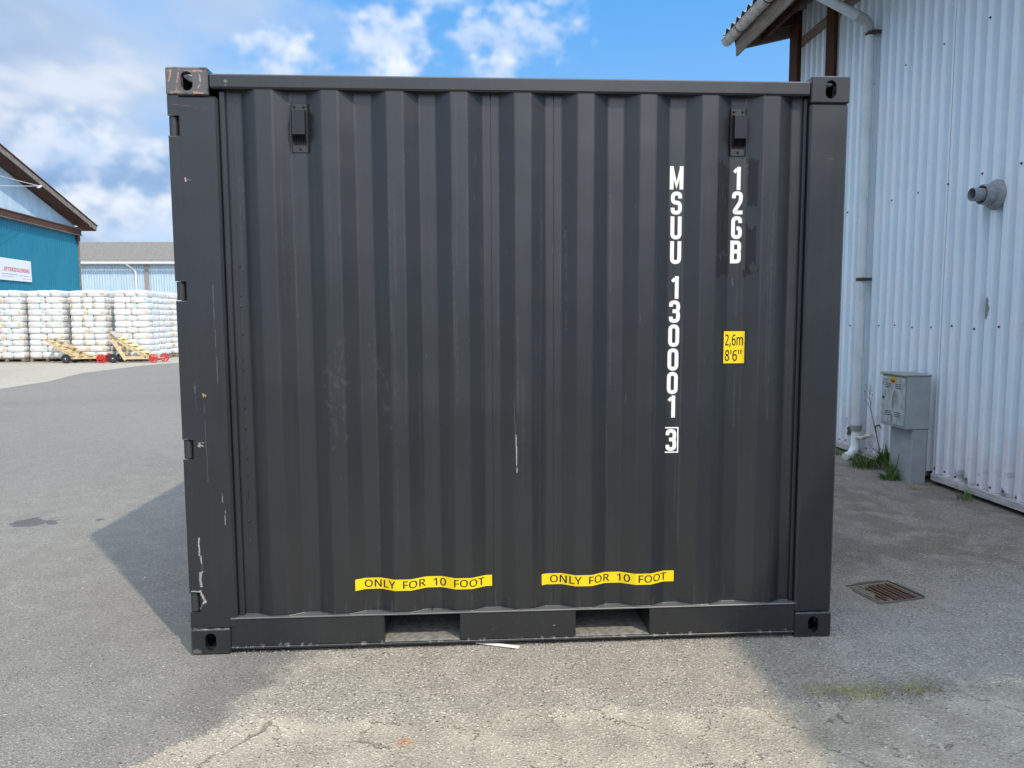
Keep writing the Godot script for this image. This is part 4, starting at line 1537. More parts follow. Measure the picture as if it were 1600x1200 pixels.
	# flue terminal
	var steel := noisy([[0.0, Color(0.20, 0.22, 0.24)], [1.0, Color(0.34, 0.37, 0.40)]], 0.04, 217, Vector3(4, 4, 4), 0.5, 0.2)
	var fl := thing("flue_pipe", "short grey flue pipe with round cover plate on the blue shed wall", "flue", Vector3(WX - 0.02, 2.475, -2.42))
	s = tool()
	lathe(s, Vector3.ZERO, Vector3(-1, 0, 0), [Vector2(0.0, 0.0), Vector2(0.0, 0.118), Vector2(0.012, 0.120), Vector2(0.035, 0.105), Vector2(0.050, 0.070), Vector2(0.050, 0.0)], 32)
	put(s, "cover_plate", steel, fl)
	s = tool()
	lathe(s, Vector3.ZERO, Vector3(-1, 0, 0), [Vector2(0.045, 0.078), Vector2(0.125, 0.078), Vector2(0.125, 0.070), Vector2(0.06, 0.070), Vector2(0.06, 0.0)], 28)
	put(s, "sleeve", steel, fl)
	s = tool()
	lathe(s, Vector3.ZERO, Vector3(-1, 0, 0), [Vector2(0.05, 0.052), Vector2(0.205, 0.052), Vector2(0.205, 0.048), Vector2(0.07, 0.048), Vector2(0.07, 0.0)], 28)
	put(s, "inner_pipe", steel, fl)

	build_cabinet()

func build_cabinet() -> void:
	var paint := noisy([[0.0, Color(0.26, 0.285, 0.30)], [0.5, Color(0.30, 0.33, 0.345)], [1.0, Color(0.33, 0.36, 0.37)]], 0.01, 301, Vector3(1.5, 1.5, 1.5), 0.5, 0.0, 0.5)
	var dirty := noisy([[0.0, Color(0.20, 0.22, 0.21)], [0.38, Color(0.33, 0.36, 0.355)], [0.6, Color(0.40, 0.44, 0.445)], [1.0, Color(0.44, 0.48, 0.49)]], 0.02, 303, Vector3(3, 1.4, 3), 0.6, 0.0, 0.4)
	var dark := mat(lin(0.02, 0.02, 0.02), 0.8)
	var x0 := 5.195
	var x1 := WX - 0.065
	var z0 := -3.46
	var z1 := -3.06
	var t := thing("electrical_cabinet", "grey steel electrical cabinet on a pedestal beside the blue shed wall", "cabinet", Vector3(5.3, 0, -3.25))
	t.position = Vector3.ZERO
	var s := tool()
	box(s, Vector3(x0 + 0.075, -0.02, z0 + 0.04), Vector3(x1 - 0.006, 0.497, z1 - 0.010), 0.006)
	put(s, "pedestal", noisy([[0.0, Color(0.27, 0.29, 0.31)], [1.0, Color(0.33, 0.355, 0.375)]], 0.01, 307, Vector3(1.5, 1.5, 1.5), 0.65), t)
	s = tool()
	box(s, Vector3(x0, 0.497, z0), Vector3(x1, 0.975, z1), 0.004)
	put(s, "housing", paint, t)
	s = tool()
	box(s, Vector3(x0 - 0.022, 0.9755, z0 - 0.012), Vector3(x1 + 0.004, 0.993, z1 + 0.008), 0.004)
	put(s, "lid", noisy([[0.0, Color(0.20, 0.21, 0.16)], [0.5, Color(0.30, 0.32, 0.30)], [1.0, Color(0.36, 0.37, 0.27)]], 0.03, 305, Vector3(3, 3, 3), 0.7), t)
	s = tool()
	box(s, Vector3(x0 - 0.007, 0.520, z0 + 0.012), Vector3(x0 - 0.0005, 0.962, z1 - 0.012), 0.002)
	var door := put(s, "door", dirty, t)
	for zc in [z0 + 0.115, z0 + 0.275]:
		for yb in [0.862, 0.602]:
			for k in 3:
				s = tool()
				var y: float = yb + k * 0.017
				box(s, Vector3(x0 - 0.0115, y, zc - 0.045), Vector3(x0 - 0.0068, y + 0.006, zc + 0.045), 0.001)
				var lv := put(s, "louvre", dirty, door)
				s = tool()
				box(s, Vector3(x0 - 0.0085, y - 0.0060, zc - 0.045), Vector3(x0 - 0.0069, y - 0.0003, zc + 0.045), 0.0)  # dark slab under each louvre, standing in for the shade of a slot
				put(s, "louvre_shade", dark, lv)
	s = tool()
	lathe(s, Vector3(x0 - 0.007, 0.755, z0 + 0.048), Vector3(-1, 0, 0), [Vector2(0, 0.013), Vector2(0.006, 0.012), Vector2(0.006, 0.0)], 12)
	put(s, "lock", dark, door)
	s = tool()
	box(s, Vector3(x0 - 0.0085, 0.900, z0 + 0.145), Vector3(x0 - 0.0072, 0.958, z0 + 0.25), 0.0)
	var st := put(s, "warning_label", mat(lin(0.62, 0.34, 0.03), 0.6), door)
	s = tool()
	box(s, Vector3(x0 - 0.0096, 0.906, z0 + 0.155), Vector3(x0 - 0.0087, 0.932, z0 + 0.225), 0.0)
	put(s, "label_print", mat(lin(0.16, 0.09, 0.03), 0.7), st)
	s = tool()
	box(s, Vector3(x0 - 0.0085, 0.943, z0 + 0.03), Vector3(x0 - 0.0072, 0.953, z0 + 0.10), 0.0)
	put(s, "label_strip", mat(lin(0.7, 0.72, 0.73), 0.6), door)
	# scuffed grime on the door
	var nz := fnl(30.0, 5, 3)
	for q in [[0.80, 0.22, 0.022, 0.05], [0.72, 0.20, 0.03, 0.09], [0.565, 0.19, 0.025, 0.05]]:
		s = tool()
		var c := Vector3(x0 - 0.0074, q[0], z0 + q[1])
		for k in 18:
			var a0 := TAU * k / 18.0
			var a1 := TAU * (k + 1) / 18.0
			var r0 := 0.7 + 0.6 * nz.get_noise_2d(cos(a0) + q[0] * 9, sin(a0))
			var r1 := 0.7 + 0.6 * nz.get_noise_2d(cos(a1) + q[0] * 9, sin(a1))
			tri(s, c, c + Vector3(0, sin(a0) * q[3] * r0, cos(a0) * q[2] * r0), c + Vector3(0, sin(a1) * q[3] * r1, cos(a1) * q[2] * r1), c + Vector3(1, 0, 0))
		put(s, "grime_spot", mat(lin(0.20, 0.205, 0.20), 0.8), door)

# ---------------------------------------------------------------- plants
func blade(s: SurfaceTool, at: Vector3, dir: Vector3, tall: float, wide: float, droop: float) -> void:
	var side := dir.cross(Vector3.UP).normalized() * wide * 0.5
	var p := at
	var n := 4
	var prev := [at - side, at + side]
	for k in n:
		var t := (k + 1.0) / n
		var q := at + Vector3.UP * tall * (t - droop * 0.45 * t * t) + dir * tall * droop * t * t
		var w := 1.0 - t * t
		if k == n - 1:
			tri(s, prev[0], prev[1], q)
		else:
			var c := [q - side * w, q + side * w]
			quad(s, prev[0], prev[1], c[1], c[0])
			prev = c

func leaf_mat(c: Color, sd: int) -> StandardMaterial3D:
	var m := noisy([[0.0, c * 0.7], [0.5, c], [1.0, Color(c.r * 1.5, c.g * 1.3, c.b * 1.2)]], 0.03, sd, Vector3(9, 9, 9), 0.6)
	m.backlight_enabled = true
	m.backlight = Color(0.10, 0.16, 0.03)
	return m

func weed(called: String, label: String, at: Vector3, n: int, tall: float, spread: float, wide: float, m: Material, group := "") -> void:
	var s := tool()
	for k in n:
		var a := rng.randf() * TAU
		var r := sqrt(rng.randf()) * spread
		var d := Vector3(cos(a), 0, sin(a))
		blade(s, Vector3(d.x * r, -0.01, d.z * r), Vector3(cos(a + rng.randf_range(-1, 1)), 0, sin(a + rng.randf_range(-1, 1))), tall * rng.randf_range(0.45, 1.1), wide * rng.randf_range(0.6, 1.3), rng.randf_range(0.15, 0.9))
	var o := put(s, called, m, self)
	o.position = at
	tag(o, label, "plant", group)

func build_plants() -> void:
	var green := leaf_mat(Color(0.085, 0.150, 0.035), 401)
	var lush := leaf_mat(Color(0.11, 0.185, 0.065), 403)
	var moss := leaf_mat(Color(0.27, 0.27, 0.09), 405)
	var straw := mat(lin(0.16, 0.12, 0.08), 0.9)
	weed("grass_clump", "bushy green grass clump at the foot of the grey downpipe", Vector3(5.25, 0, -3.82), 120, 0.20, 0.13, 0.010, green)
	weed("grass_clump", "short green grass clump behind the bent downpipe shoe", Vector3(5.29, 0, -4.50), 70, 0.12, 0.10, 0.008, green)
	weed("tall_weed", "upright grey green weed leaning on the cabinet pedestal", Vector3(5.235, 0, -3.30), 46, 0.36, 0.045, 0.012, lush)
	weed("leafy_weed", "low broad leaved weed in front of the cabinet pedestal", Vector3(5.19, 0, -3.27), 60, 0.10, 0.09, 0.030, lush)
	weed("leafy_weed", "broad leaved weed beside the broken sill board", Vector3(5.40, 0.06, -3.68), 70, 0.22, 0.08, 0.022, green)
	weed("grass_clump", "thin grass tuft below the sill board right of the cabinet", Vector3(5.36, 0, -2.46), 46, 0.15, 0.06, 0.006, lush)
	weed("grass_clump", "tiny yellowish grass tuft in the asphalt before the cabinet", Vector3(5.17, 0, -2.86), 22, 0.07, 0.035, 0.006, moss)
	# dry stalk
	var s := tool()
	tube(s, [Vector3(0, 0, 0), Vector3(-0.01, 0.18, 0.0), Vector3(-0.05, 0.38, -0.02), Vector3(-0.09, 0.56, -0.04), Vector3(-0.11, 0.72, -0.05), Vector3(-0.105, 0.86, -0.06)], [0.006, 0.005, 0.004, 0.003, 0.0022, 0.001], 6)
	for q in [[0.56, -0.08, -0.10, 0.10], [0.62, -0.10, 0.06, 0.12], [0.66, -0.10, -0.08, 0.10], [0.74, -0.11, 0.05, 0.08], [0.74, -0.11, -0.05, 0.09], [0.42, -0.06, 0.07, 0.10], [0.50, -0.07, -0.06, 0.14]]:
		var b := Vector3(q[1], q[0], -0.04)
		var e := b + Vector3(-0.02, q[3], q[2])
		tube(s, [b, b.lerp(e, 0.5) + Vector3(0, 0.01, 0), e], [0.002, 0.0014, 0.001], 5)
		for k in 5: blade(s, e, Vector3(rng.randf_range(-1, 1), 0, rng.randf_range(-1, 1)).normalized(), 0.02, 0.006, 0.8)
	tube(s, [Vector3(-0.045, 0.36, -0.02), Vector3(-0.055, 0.42, -0.03), Vector3(-0.03, 0.44, 0.0), Vector3(-0.01, 0.40, 0.02)], [0.008, 0.012, 0.010, 0.003], 7)
	var o := put(s, "dry_stalk", straw, self)
	o.position = Vector3(5.36, 0, -3.72)
	tag(o, "tall dry brown weed stalk between downpipe and cabinet", "plant")
	# grass in the edge of the old layer
	s = tool()
	for k in 800:
		var x := rng.randf_range(2.66, 3.20)
		var cl := 0.5 + 0.5 * sin(x * 31.0) * sin(x * 13.0)
		if rng.randf() > cl * 0.9 + 0.2: continue
		var a := rng.randf() * TAU
		blade(s, Vector3(x, -0.014, edge_z(x) - 0.028 + rng.randfn(0, 0.022)), Vector3(cos(a), 0, sin(a)), rng.randf_range(0.012, 0.036), rng.randf_range(0.002, 0.0045), rng.randf_range(0.2, 0.9))
	o = put(s, "edge_grass", moss, self)
	o.set_meta("kind", "stuff")
	tag(o, "yellow green moss and grass growing along the edge of cracked asphalt", "grass")
	# loose stone chips on the asphalt
	var pm := tool()
	var ps := []
	for k in 10: ps.append(Vector3(rng.randf_range(-1, 1), rng.randf_range(-0.4, 0.6), rng.randf_range(-1, 1)).normalized() * 0.5)
	for k in 5:
		for j in 4:
			var u0 := TAU * k / 5.0
			var u1 := TAU * (k + 1) / 5.0
			var v0 := PI * j / 4.0
			var v1 := PI * (j + 1) / 4.0
			var f := func(u: float, v: float) -> Vector3: return Vector3(cos(u) * sin(v) * 0.5, cos(v) * 0.32, sin(u) * sin(v) * 0.42)
			quad(pm, f.call(u0, v0), f.call(u1, v0), f.call(u1, v1), f.call(u0, v1), Vector3.ZERO)
	pm.generate_normals()
	var mm := MultiMesh.new()
	mm.transform_format = MultiMesh.TRANSFORM_3D
	mm.mesh = pm.commit()
	var xfs := []
	for k in 700:
		var x := rng.randf_range(-2.2, 5.2)
		var z := rng.randf_range(-5.5, 1.2)
		if x > -0.05 and x < 3.05 and z < 0.05: continue
		if x < 2.4 and rng.randf() > 0.35: continue
		if Vector2(x, z).distance_to(DRAIN) < 0.3: continue
		var sc := rng.randf_range(0.004, 0.010) * (2.2 if rng.randf() < 0.06 else 1.0)
		xfs.append(Transform3D(Basis(Vector3.UP, rng.randf() * TAU).scaled(Vector3(sc, sc, sc)), Vector3(x, -0.002 - (0.010 if z > edge_z(x) else 0.0), z)))
	for k in 420:
		var x := rng.randf_range(0.15, 2.95)
		var z := absf(rng.randfn(0, 0.022)) - 0.035
		var sc := rng.randf_range(0.003, 0.008)
		xfs.append(Transform3D(Basis(Vector3.UP, rng.randf() * TAU).scaled(Vector3(sc, sc, sc)), Vector3(x, -0.003, z)))
	mm.instance_count = xfs.size()
	for k in xfs.size(): mm.set_instance_transform(k, xfs[k])
	var mi := MultiMeshInstance3D.new()
	mi.multimesh = mm
	mi.material_override = mat(lin(0.46, 0.44, 0.41), 0.9)
	mi.name = "stone_chips"
	mi.set_meta("kind", "stuff")
	add_child(mi)
	tag(mi, "small pale stone chips scattered on the asphalt", "gravel")

# ---------------------------------------------------------------- far left
func build_far() -> void:
	# teal warehouse: its gable runs nearly along the line of sight
	var e := Vector3(-0.072, 0, -0.9974)
	var nrm := Vector3(0.9974, 0, -0.072)
	var q0 := Vector3(-17.839, 0, -33.993)
	var P := func(s: float, y: float, off := 0.0) -> Vector3: return q0 + e * s + nrm * off + Vector3(0, y, 0)
	var teal := noisy([[0.0, Color(0.012, 0.168, 0.250)], [0.5, Color(0.015, 0.185, 0.272)], [1.0, Color(0.020, 0.203, 0.292)]], 0.01, 501, Vector3(0.4, 0.15, 0.4), 0.5)
	var pale := noisy([[0.0, Color(0.33, 0.45, 0.56)], [0.5, Color(0.40, 0.52, 0.62)], [1.0, Color(0.47, 0.58, 0.67)]], 0.02, 503, Vector3(0.5, 0.1, 0.5), 0.6)
	var brown := wood_mat(Color(0.065, 0.030, 0.022), Color(0.13, 0.070, 0.052), 505, Vector3(1.5, 1.5, 1.5))
	var trim := wood_mat(Color(0.14, 0.115, 0.095), Color(0.30, 0.255, 0.215), 507, Vector3(0.8, 0.8, 0.8))
	var white := mat(lin(0.74, 0.75, 0.76), 0.7)
	var t := thing("teal_warehouse", "teal warehouse with pale gable and brown overhanging roof", "building")
	var sc := 0.40
	for k in 14:
		var s := tool()
		var s0 := sc - 1.0 * (k + 1)
		corr(s, P.call(s0, 0.0), e, Vector3.UP, nrm, 5.0, 0.2, 0.022, 5.62, 8, null, 0.5)
		put(s, "wall_sheet", teal, t)
		s = tool()
		var cut := func(a: float) -> float: return 7.60 - 0.253 * (s0 + a + 6.1) - 5.85
		corr(s, P.call(s0, 5.85, -0.01), e, Vector3.UP, nrm, 10.0, 0.1, 0.02, 1.0, 6, null, 0.0, cut)
		put(s, "gable_sheet", pale, t)
	var s := tool()
	beam(s, P.call(sc + 0.1, 5.74, 0.09), P.call(-14.0, 5.74, 0.09), 0.16, 0.32, 0.01)
	put(s, "beam", brown, t)
	for y in [5.585, 5.895]:
		s = tool()
		beam(s, P.call(sc + 0.12, y, 0.11), P.call(-14.0, y, 0.11), 0.20, 0.03, 0.004)
		put(s, "beam_flange", trim, t)
	s = tool()
	beam(s, P.call(sc + 0.04, 0.0, 0.0), P.call(sc + 0.04, 5.6, 0.0), 0.12, 0.12, 0.01, nrm)
	put(s, "corner_trim", trim, t)
	s = tool()
	beam(s, P.call(sc - 0.12, 5.30, 0.08), P.call(sc - 0.12, 5.58, 0.08), 0.22, 0.14, 0.01, nrm)
	put(s, "bracket", brown, t)
	# roof with a deep boarded verge
	var ry := func(ss_: float) -> float: return 7.66 - 0.245 * (ss_ + 6.1)
	s = tool()
	var a0 := 1.15
	var a1 := -14.0
	for q in [[-9.0, 0.60]]:
		quad(s, P.call(a0, ry.call(a0) + 0.26, q[0]), P.call(a1, ry.call(a1) + 0.26, q[0]), P.call(a1, ry.call(a1) + 0.26, q[1]), P.call(a0, ry.call(a0) + 0.26, q[1]), Vector3(-18, 0, -30))
	put(s, "roof", mat(lin(0.16, 0.155, 0.15), 0.9), t)
	for k in 6:
		s = tool()
		var off := 0.05 + k * 0.095
		var c0: Vector3 = P.call(a0 - 0.05, ry.call(a0 - 0.05) + 0.005, off)
		var c1: Vector3 = P.call(a1, ry.call(a1) + 0.005, off)
		beam(s, c0, c1, 0.088, 0.02, 0.003)
		put(s, "soffit_board", brown, t)
	s = tool()
	beam(s, P.call(a0, ry.call(a0) + 0.12, 0.615), P.call(a1, ry.call(a1) + 0.12, 0.615), 0.03, 0.23, 0.005)
	put(s, "verge_board", trim, t)
	s = tool()
	beam(s, P.call(a0 + 0.1, ry.call(a0 + 0.1) + 0.285, 0.60), P.call(a1, ry.call(a1) + 0.285, 0.60), 0.12, 0.05, 0.005)
	put(s, "verge_capping", brown, t)
	s = tool()
	beam(s, P.call(a0 - 0.02, ry.call(a0) + 0.10, 0.6), P.call(a0 - 0.02, ry.call(a0) + 0.10, -9.0), 0.03, 0.2, 0.005)
	put(s, "eave_board", brown, t)
	s = tool()
	quad(s, P.call(sc, 0, 0), P.call(sc, 0, -14.0), P.call(sc, 5.9, -14.0), P.call(sc, 5.9, 0), Vector3(-25, 2, -25))
	put(s, "side_wall", pale, t)
	s = tool()
	quad(s, P.call(sc - 14.0, 0, 0), P.call(sc - 14.0, 0, -14.0), P.call(sc - 14.0, 9.3, -14.0), P.call(sc - 14.0, 9.3, 0), Vector3(-25, 2, -30))
	put(s, "side_wall", pale, t)
	# banner
	var bn := thing("wall_banner", "white banner with red lettering on the teal warehouse wall", "banner")
	s = tool()
	var bx := Basis(e, Vector3.UP, nrm)
	box(s, Vector3(0, 0, 0), Vector3(3.6, 0.885, 0.02), 0.003, Transform3D(bx, P.call(-7.88, 3.095, 0.03)))
	put(s, "sheet", white, bn)
	var red := mat(lin(0.62, 0.10, 0.13), 0.7)
	var gryp := mat(lin(0.42, 0.43, 0.45), 0.8)
	s = tool()
	wrap_text(s, ". EFTERISOLERING", 0.0, 2.08, 0.0, 0.165, 0.0, 600, false)
	s.generate_normals()
	var lt := put_mesh(s.commit(), "lettering", red, bn)
	lt.transform = Transform3D(bx, P.call(-6.53, 3.465, 0.054))
	for q in [[-6.6, 1.20, 3.33, 0.030], [-5.3, 0.5, 3.32, 0.022], [-4.9, 0.45, 3.31, 0.022], [-6.6, 0.9, 3.24, 0.018], [-5.1, 0.7, 3.20, 0.018]]:
		s = tool()
		box(s, Vector3(0, 0, 0), Vector3(q[1], q[3], 0.002), 0.0, Transform3D(bx, P.call(q[0], q[2], 0.0515)))
		put(s, "small_print", gryp, bn)
	# overhead wires
	var cb := thing("overhead_cable", "pair of pale wires fixed to the brown verge of the teal warehouse", "cable")
	var fix: Vector3 = P.call(-4.45, 7.14, 0.66)
	for q in [[6.60, -13.8], [5.70, -13.8]]:
		s = tool()
		var far: Vector3 = P.call(q[1], q[0], 1.6)
		var pts := []
		for k in 9:
			var u := k / 8.0
			pts.append(fix.lerp(far, u) - Vector3(0, 0.25 * u * (1 - u), 0))
		tube(s, pts, 0.014, 6)
		put(s, "wire", mat(lin(0.62, 0.62, 0.62), 0.6), cb)
	for k in 3:
		s = tool()
		lathe(s, fix + e * (0.08 - k * 0.09) + Vector3(0, -0.04 * k, 0.0), nrm, [Vector2(-0.05, 0.0), Vector2(-0.05, 0.035), Vector2(0.0, 0.045), Vector2(0.05, 0.035), Vector2(0.05, 0.0)], 12)
		put(s, "insulator", white, cb)
	# long shed behind
	var sh := thing("long_shed", "long pale blue shed with low grey roof behind the pallets", "building")
	var x := -42.0
	while x < 6.0:
		s = tool()
		corr(s, Vector3(x, 0, -55.0), Vector3(1, 0, 0), Vector3.UP, Vector3(0, 0, 1), 10.0, 0.20, 0.04, 5.62, 8, null, 0.2)
		put(s, "wall_sheet", pale, sh)
		x += 2.0
	var tile := noisy([[0.0, Color(0.13, 0.12, 0.108)], [0.5, Color(0.205, 0.19, 0.172)], [1.0, Color(0.28, 0.262, 0.238)]], 0.03, 511, Vector3(0.5, 1.6, 0.5), 0.95, 0.4)
	for k in 9:
		s = tool()
		var u0 := k / 9.0
		var u1 := (k + 1.12) / 9.0
		var ya := lerpf(5.78, 8.12, u0) + 0.015
		var yb := lerpf(5.78, 8.12, u1)
		quad(s, Vector3(-42, ya, -54.6 - 8.4 * u0), Vector3(6, ya, -54.6 - 8.4 * u0), Vector3(6, yb, -54.6 - 8.4 * u1), Vector3(-42, yb, -54.6 - 8.4 * u1), Vector3(-18, 0, -60))
		put(s, "roof_course", tile, sh)
	s = tool()
	quad(s, Vector3(-42, 8.12, -63), Vector3(6, 8.12, -63), Vector3(6, 5.8, -71), Vector3(-42, 5.8, -71), Vector3(-18, 0, -63))
	quad(s, Vector3(6, 0, -55), Vector3(6, 0, -71), Vector3(6, 5.8, -71), Vector3(6, 5.8, -55), Vector3(-18, 0, -63))
	tri(s, Vector3(6, 5.8, -71), Vector3(6, 5.8, -55), Vector3(6, 8.12, -63), Vector3(-18, 0, -63))
	put(s, "roof_slope", tile, sh)
	s = tool()
	tube(s, [Vector3(-42, 5.70, -54.5), Vector3(6, 5.70, -54.5)], 0.09, 8)
	put(s, "gutter", white, sh)
	for px in [-24.1]:
		s = tool()
		tube(s, [Vector3(px - 0.5, 5.62, -54.5), Vector3(px - 0.1, 5.25, -54.85), Vector3(px, 5.05, -54.88), Vector3(px, 0.0, -54.88)], 0.07, 8)
		put(s, "downpipe", white, sh)
	for px in [-23.3, -31.5, -15.1, -7.0]:
		s = tool()
		box(s, Vector3(px - 0.16, 0, -54.96), Vector3(px + 0.16, 5.6, -54.90), 0.01)
		put(s, "timber_post", wood_mat(Color(0.22, 0.19, 0.17), Color(0.36, 0.33, 0.31), 513), sh)
	build_pallets()
	build_carts()

func bag_mesh() -> ArrayMesh:
	var s := tool()
	s.set_smooth_group(0)
	var nu := 20
	var nv := 8
	var f := func(i: int, j: int) -> Vector3:
		var u := TAU * i / nu
		var v := -PI / 2 + PI * j / nv
		var pw := func(a: float, ex: float) -> float: return signf(a) * pow(absf(a), ex)
		return Vector3(pw.call(cos(v), 0.26) * pw.call(cos(u), 0.24), pw.call(sin(v), 0.62), pw.call(cos(v), 0.26) * pw.call(sin(u), 0.24)) * 0.5
	for j in nv:
		for i in nu:
			var p := [f.call(i, j), f.call(i + 1, j), f.call(i + 1, j + 1), f.call(i, j + 1)]
			var uv := [Vector2(float(i) / nu, 1.0 - float(j) / nv), Vector2((i + 1.0) / nu, 1.0 - float(j) / nv), Vector2((i + 1.0) / nu, 1.0 - (j + 1.0) / nv), Vector2(float(i) / nu, 1.0 - (j + 1.0) / nv)]
			var n: Vector3 = (p[0] - p[2]).cross(p[0] - p[1])
			if n.length() < 0.00000001: n = (p[0] - p[3]).cross(p[0] - p[2])
			var ord := [0, 1, 2, 0, 2, 3] if n.dot(p[0] + p[2]) > 0 else [0, 2, 1, 0, 3, 2]
			for k in ord:
				s.set_uv(uv[k])
				s.add_vertex(p[k])
	s.generate_normals()
	return s.commit()

func bag_mat(kind: int) -> StandardMaterial3D:
	var im := Image.create(256, 64, false, Image.FORMAT_RGB8)
	im.fill(lin(0.70, 0.695, 0.68))
	var tan := lin(0.58, 0.46, 0.32)
	var blue := lin(0.24, 0.50, 0.66)
	var gry := lin(0.58, 0.60, 0.64)
	var pink := lin(0.65, 0.56, 0.52)
	# the print repeats on each side of the bag
	for q in 4:
		var o := q * 64 + 4
		match kind:
			0:
				im.fill_rect(Rect2i(o + 20, 22, 30, 16), tan)
				im.fill_rect(Rect2i(o + 0, 27, 17, 7), gry)
			1:
				im.fill_rect(Rect2i(o + 6, 24, 4, 20), pink)
				im.fill_rect(Rect2i(o + 24, 22, 13, 20), blue)
				im.fill_rect(Rect2i(o + 42, 22, 9, 18), pink)
			2:
				im.fill_rect(Rect2i(o + 3, 20, 7, 26), tan)
				im.fill_rect(Rect2i(o + 20, 18, 9, 28), blue)
				im.fill_rect(Rect2i(o + 38, 22, 8, 24), pink)
			3:
				im.fill_rect(Rect2i(o + 6, 22, 36, 6), gry)
				im.fill_rect(Rect2i(o + 6, 34, 26, 6), gry)
			4:
				im.fill_rect(Rect2i(o + 2, 22, 22, 16), pink)
				im.fill_rect(Rect2i(o + 30, 24, 20, 9), blue)
	im.resize(128, 32, Image.INTERPOLATE_LANCZOS)
	im.resize(256, 64, Image.INTERPOLATE_CUBIC)
	var m := mat(Color.WHITE, 0.35, 0.0, 0.5)
	m.albedo_texture = ImageTexture.create_from_image(im)
	return m

func build_pallets() -> void:
	var bag := bag_mesh()
	var mats := []
	for k in 5: mats.append(bag_mat(k))
	var wood := wood_mat(Color(0.16, 0.12, 0.085), Color(0.34, 0.27, 0.20), 601, Vector3(2, 2, 2))
	var plank := tool()
	box(plank, Vector3(-0.6, 0, -0.05), Vector3(0.6, 0.022, 0.05), 0.002)
	plank.generate_normals()
	var plank_m := plank.commit()
	var blk := tool()
	box(blk, Vector3(-0.05, 0, -0.5), Vector3(0.05, 0.09, 0.5), 0.002)
	blk.generate_normals()
	var blk_m := blk.commit()
	# x of the left front corner, z of the front, turn, style, label
	var spots := [[-15.62, -23.60, 0.00, 0, "tall pallet of white sacks partly cut off, before the banner"], [-14.24, -23.62, 0.01, 0, "tall pallet of white sacks behind the lower wooden trolley"], [-12.76, -23.56, -0.01, 1, "tall pallet of white sacks with large blue and brown prints"],
		[-11.30, -23.64, 0.0, 0, "tall pallet of white sacks behind the trolley with the steep ramp"], [-11.56, -25.30, 0.01, 3, "tall pallet of white sacks set back in the second row"], [-11.50, -26.55, -0.02, 3, "tall pallet of white sacks in the third row by the container"]]
	for sp in spots:
		var t := thing("sack_pallet", sp[4], "pallet", Vector3(sp[0] + 0.59, 0.004, sp[1] - 0.5), "pallets of white sacks in the yard")
		t.rotation.y = sp[2]
		for k in 5:
			var o := put_mesh(plank_m, "plank", wood, t)
			o.position = Vector3(0, 0.112, -0.45 + k * 0.225)
		for k in 3:
			var o := put_mesh(blk_m, "bearer", wood, t)
			o.position = Vector3(-0.55 + k * 0.55, 0.022, 0)
			o = put_mesh(plank_m, "plank", wood, t)
			o.position = Vector3(0, 0.0, -0.45 + k * 0.45)
		var lh := 0.2145
		for ly in 11:
			var y := 0.136 + lh * ly + lh * 0.5
			var cross := (ly % 2 == 0) if sp[3] != 1 else (ly % 3 != 1)
			var kinds: Array = [3, 3, 1, 4] if cross else [0, 0, 4, 3]
			if sp[3] == 1: kinds = [2, 2, 1, 2] if cross else [0, 4, 0]
			if sp[3] == 3: kinds = [3, 3, 3, 0]
			var places := []
			if cross:
				for k in 3: places.append([Vector3(-0.4 + 0.4 * k, y, 0.2), true])
				for k in 2: places.append([Vector3(-0.3 + 0.6 * k, y, -0.3), false])
			else:
				for k in 2: places.append([Vector3(-0.3 + 0.6 * k, y, 0.3), false])
				for k in 3: places.append([Vector3(-0.4 + 0.4 * k, y, -0.2), true])
			for pl in places:
				var o := put_mesh(bag, "sack", mats[kinds[rng.randi() % kinds.size()]], t)
				var dims := Vector3(0.605, lh * 1.10, 0.41) * rng.randf_range(0.985, 1.025)
				o.basis = Basis(Vector3.UP, (PI / 2 if pl[1] else 0.0) + rng.randf_range(-0.03, 0.03) + (PI if rng.randf() < 0.5 else 0.0)) * Basis.from_scale(dims)
				o.position = pl[0] + Vector3(rng.randf_range(-0.012, 0.012), 0, rng.randf_range(-0.012, 0.014))
		# loose film gathered over the top
		var s := tool()
		s.set_smooth_group(0)
		var nz := fnl(2.2, int(sp[0] * -10), 3)
		for j in 12:
			for i in 14:
				var p := []
				for q in [[0, 0], [1, 0], [1, 1], [0, 1]]:
					var u: float = (i + q[0]) / 14.0 * 2 - 1
					var v: float = (j + q[1]) / 12.0 * 2 - 1
					var rim := maxf(absf(u), absf(v))
					p.append(Vector3(u * 0.605, 2.490 + 0.045 * (1 - rim * rim) + nz.get_noise_2d(u * 2, v * 2) * 0.05 * (1.2 - rim) - 0.07 * ss(0.86, 1.0, rim), v * 0.505))
				quad(s, p[0], p[1], p[2], p[3], Vector3(0, 1, 0))
		put(s, "film_cover", mat(lin(0.74, 0.75, 0.76), 0.3), t)

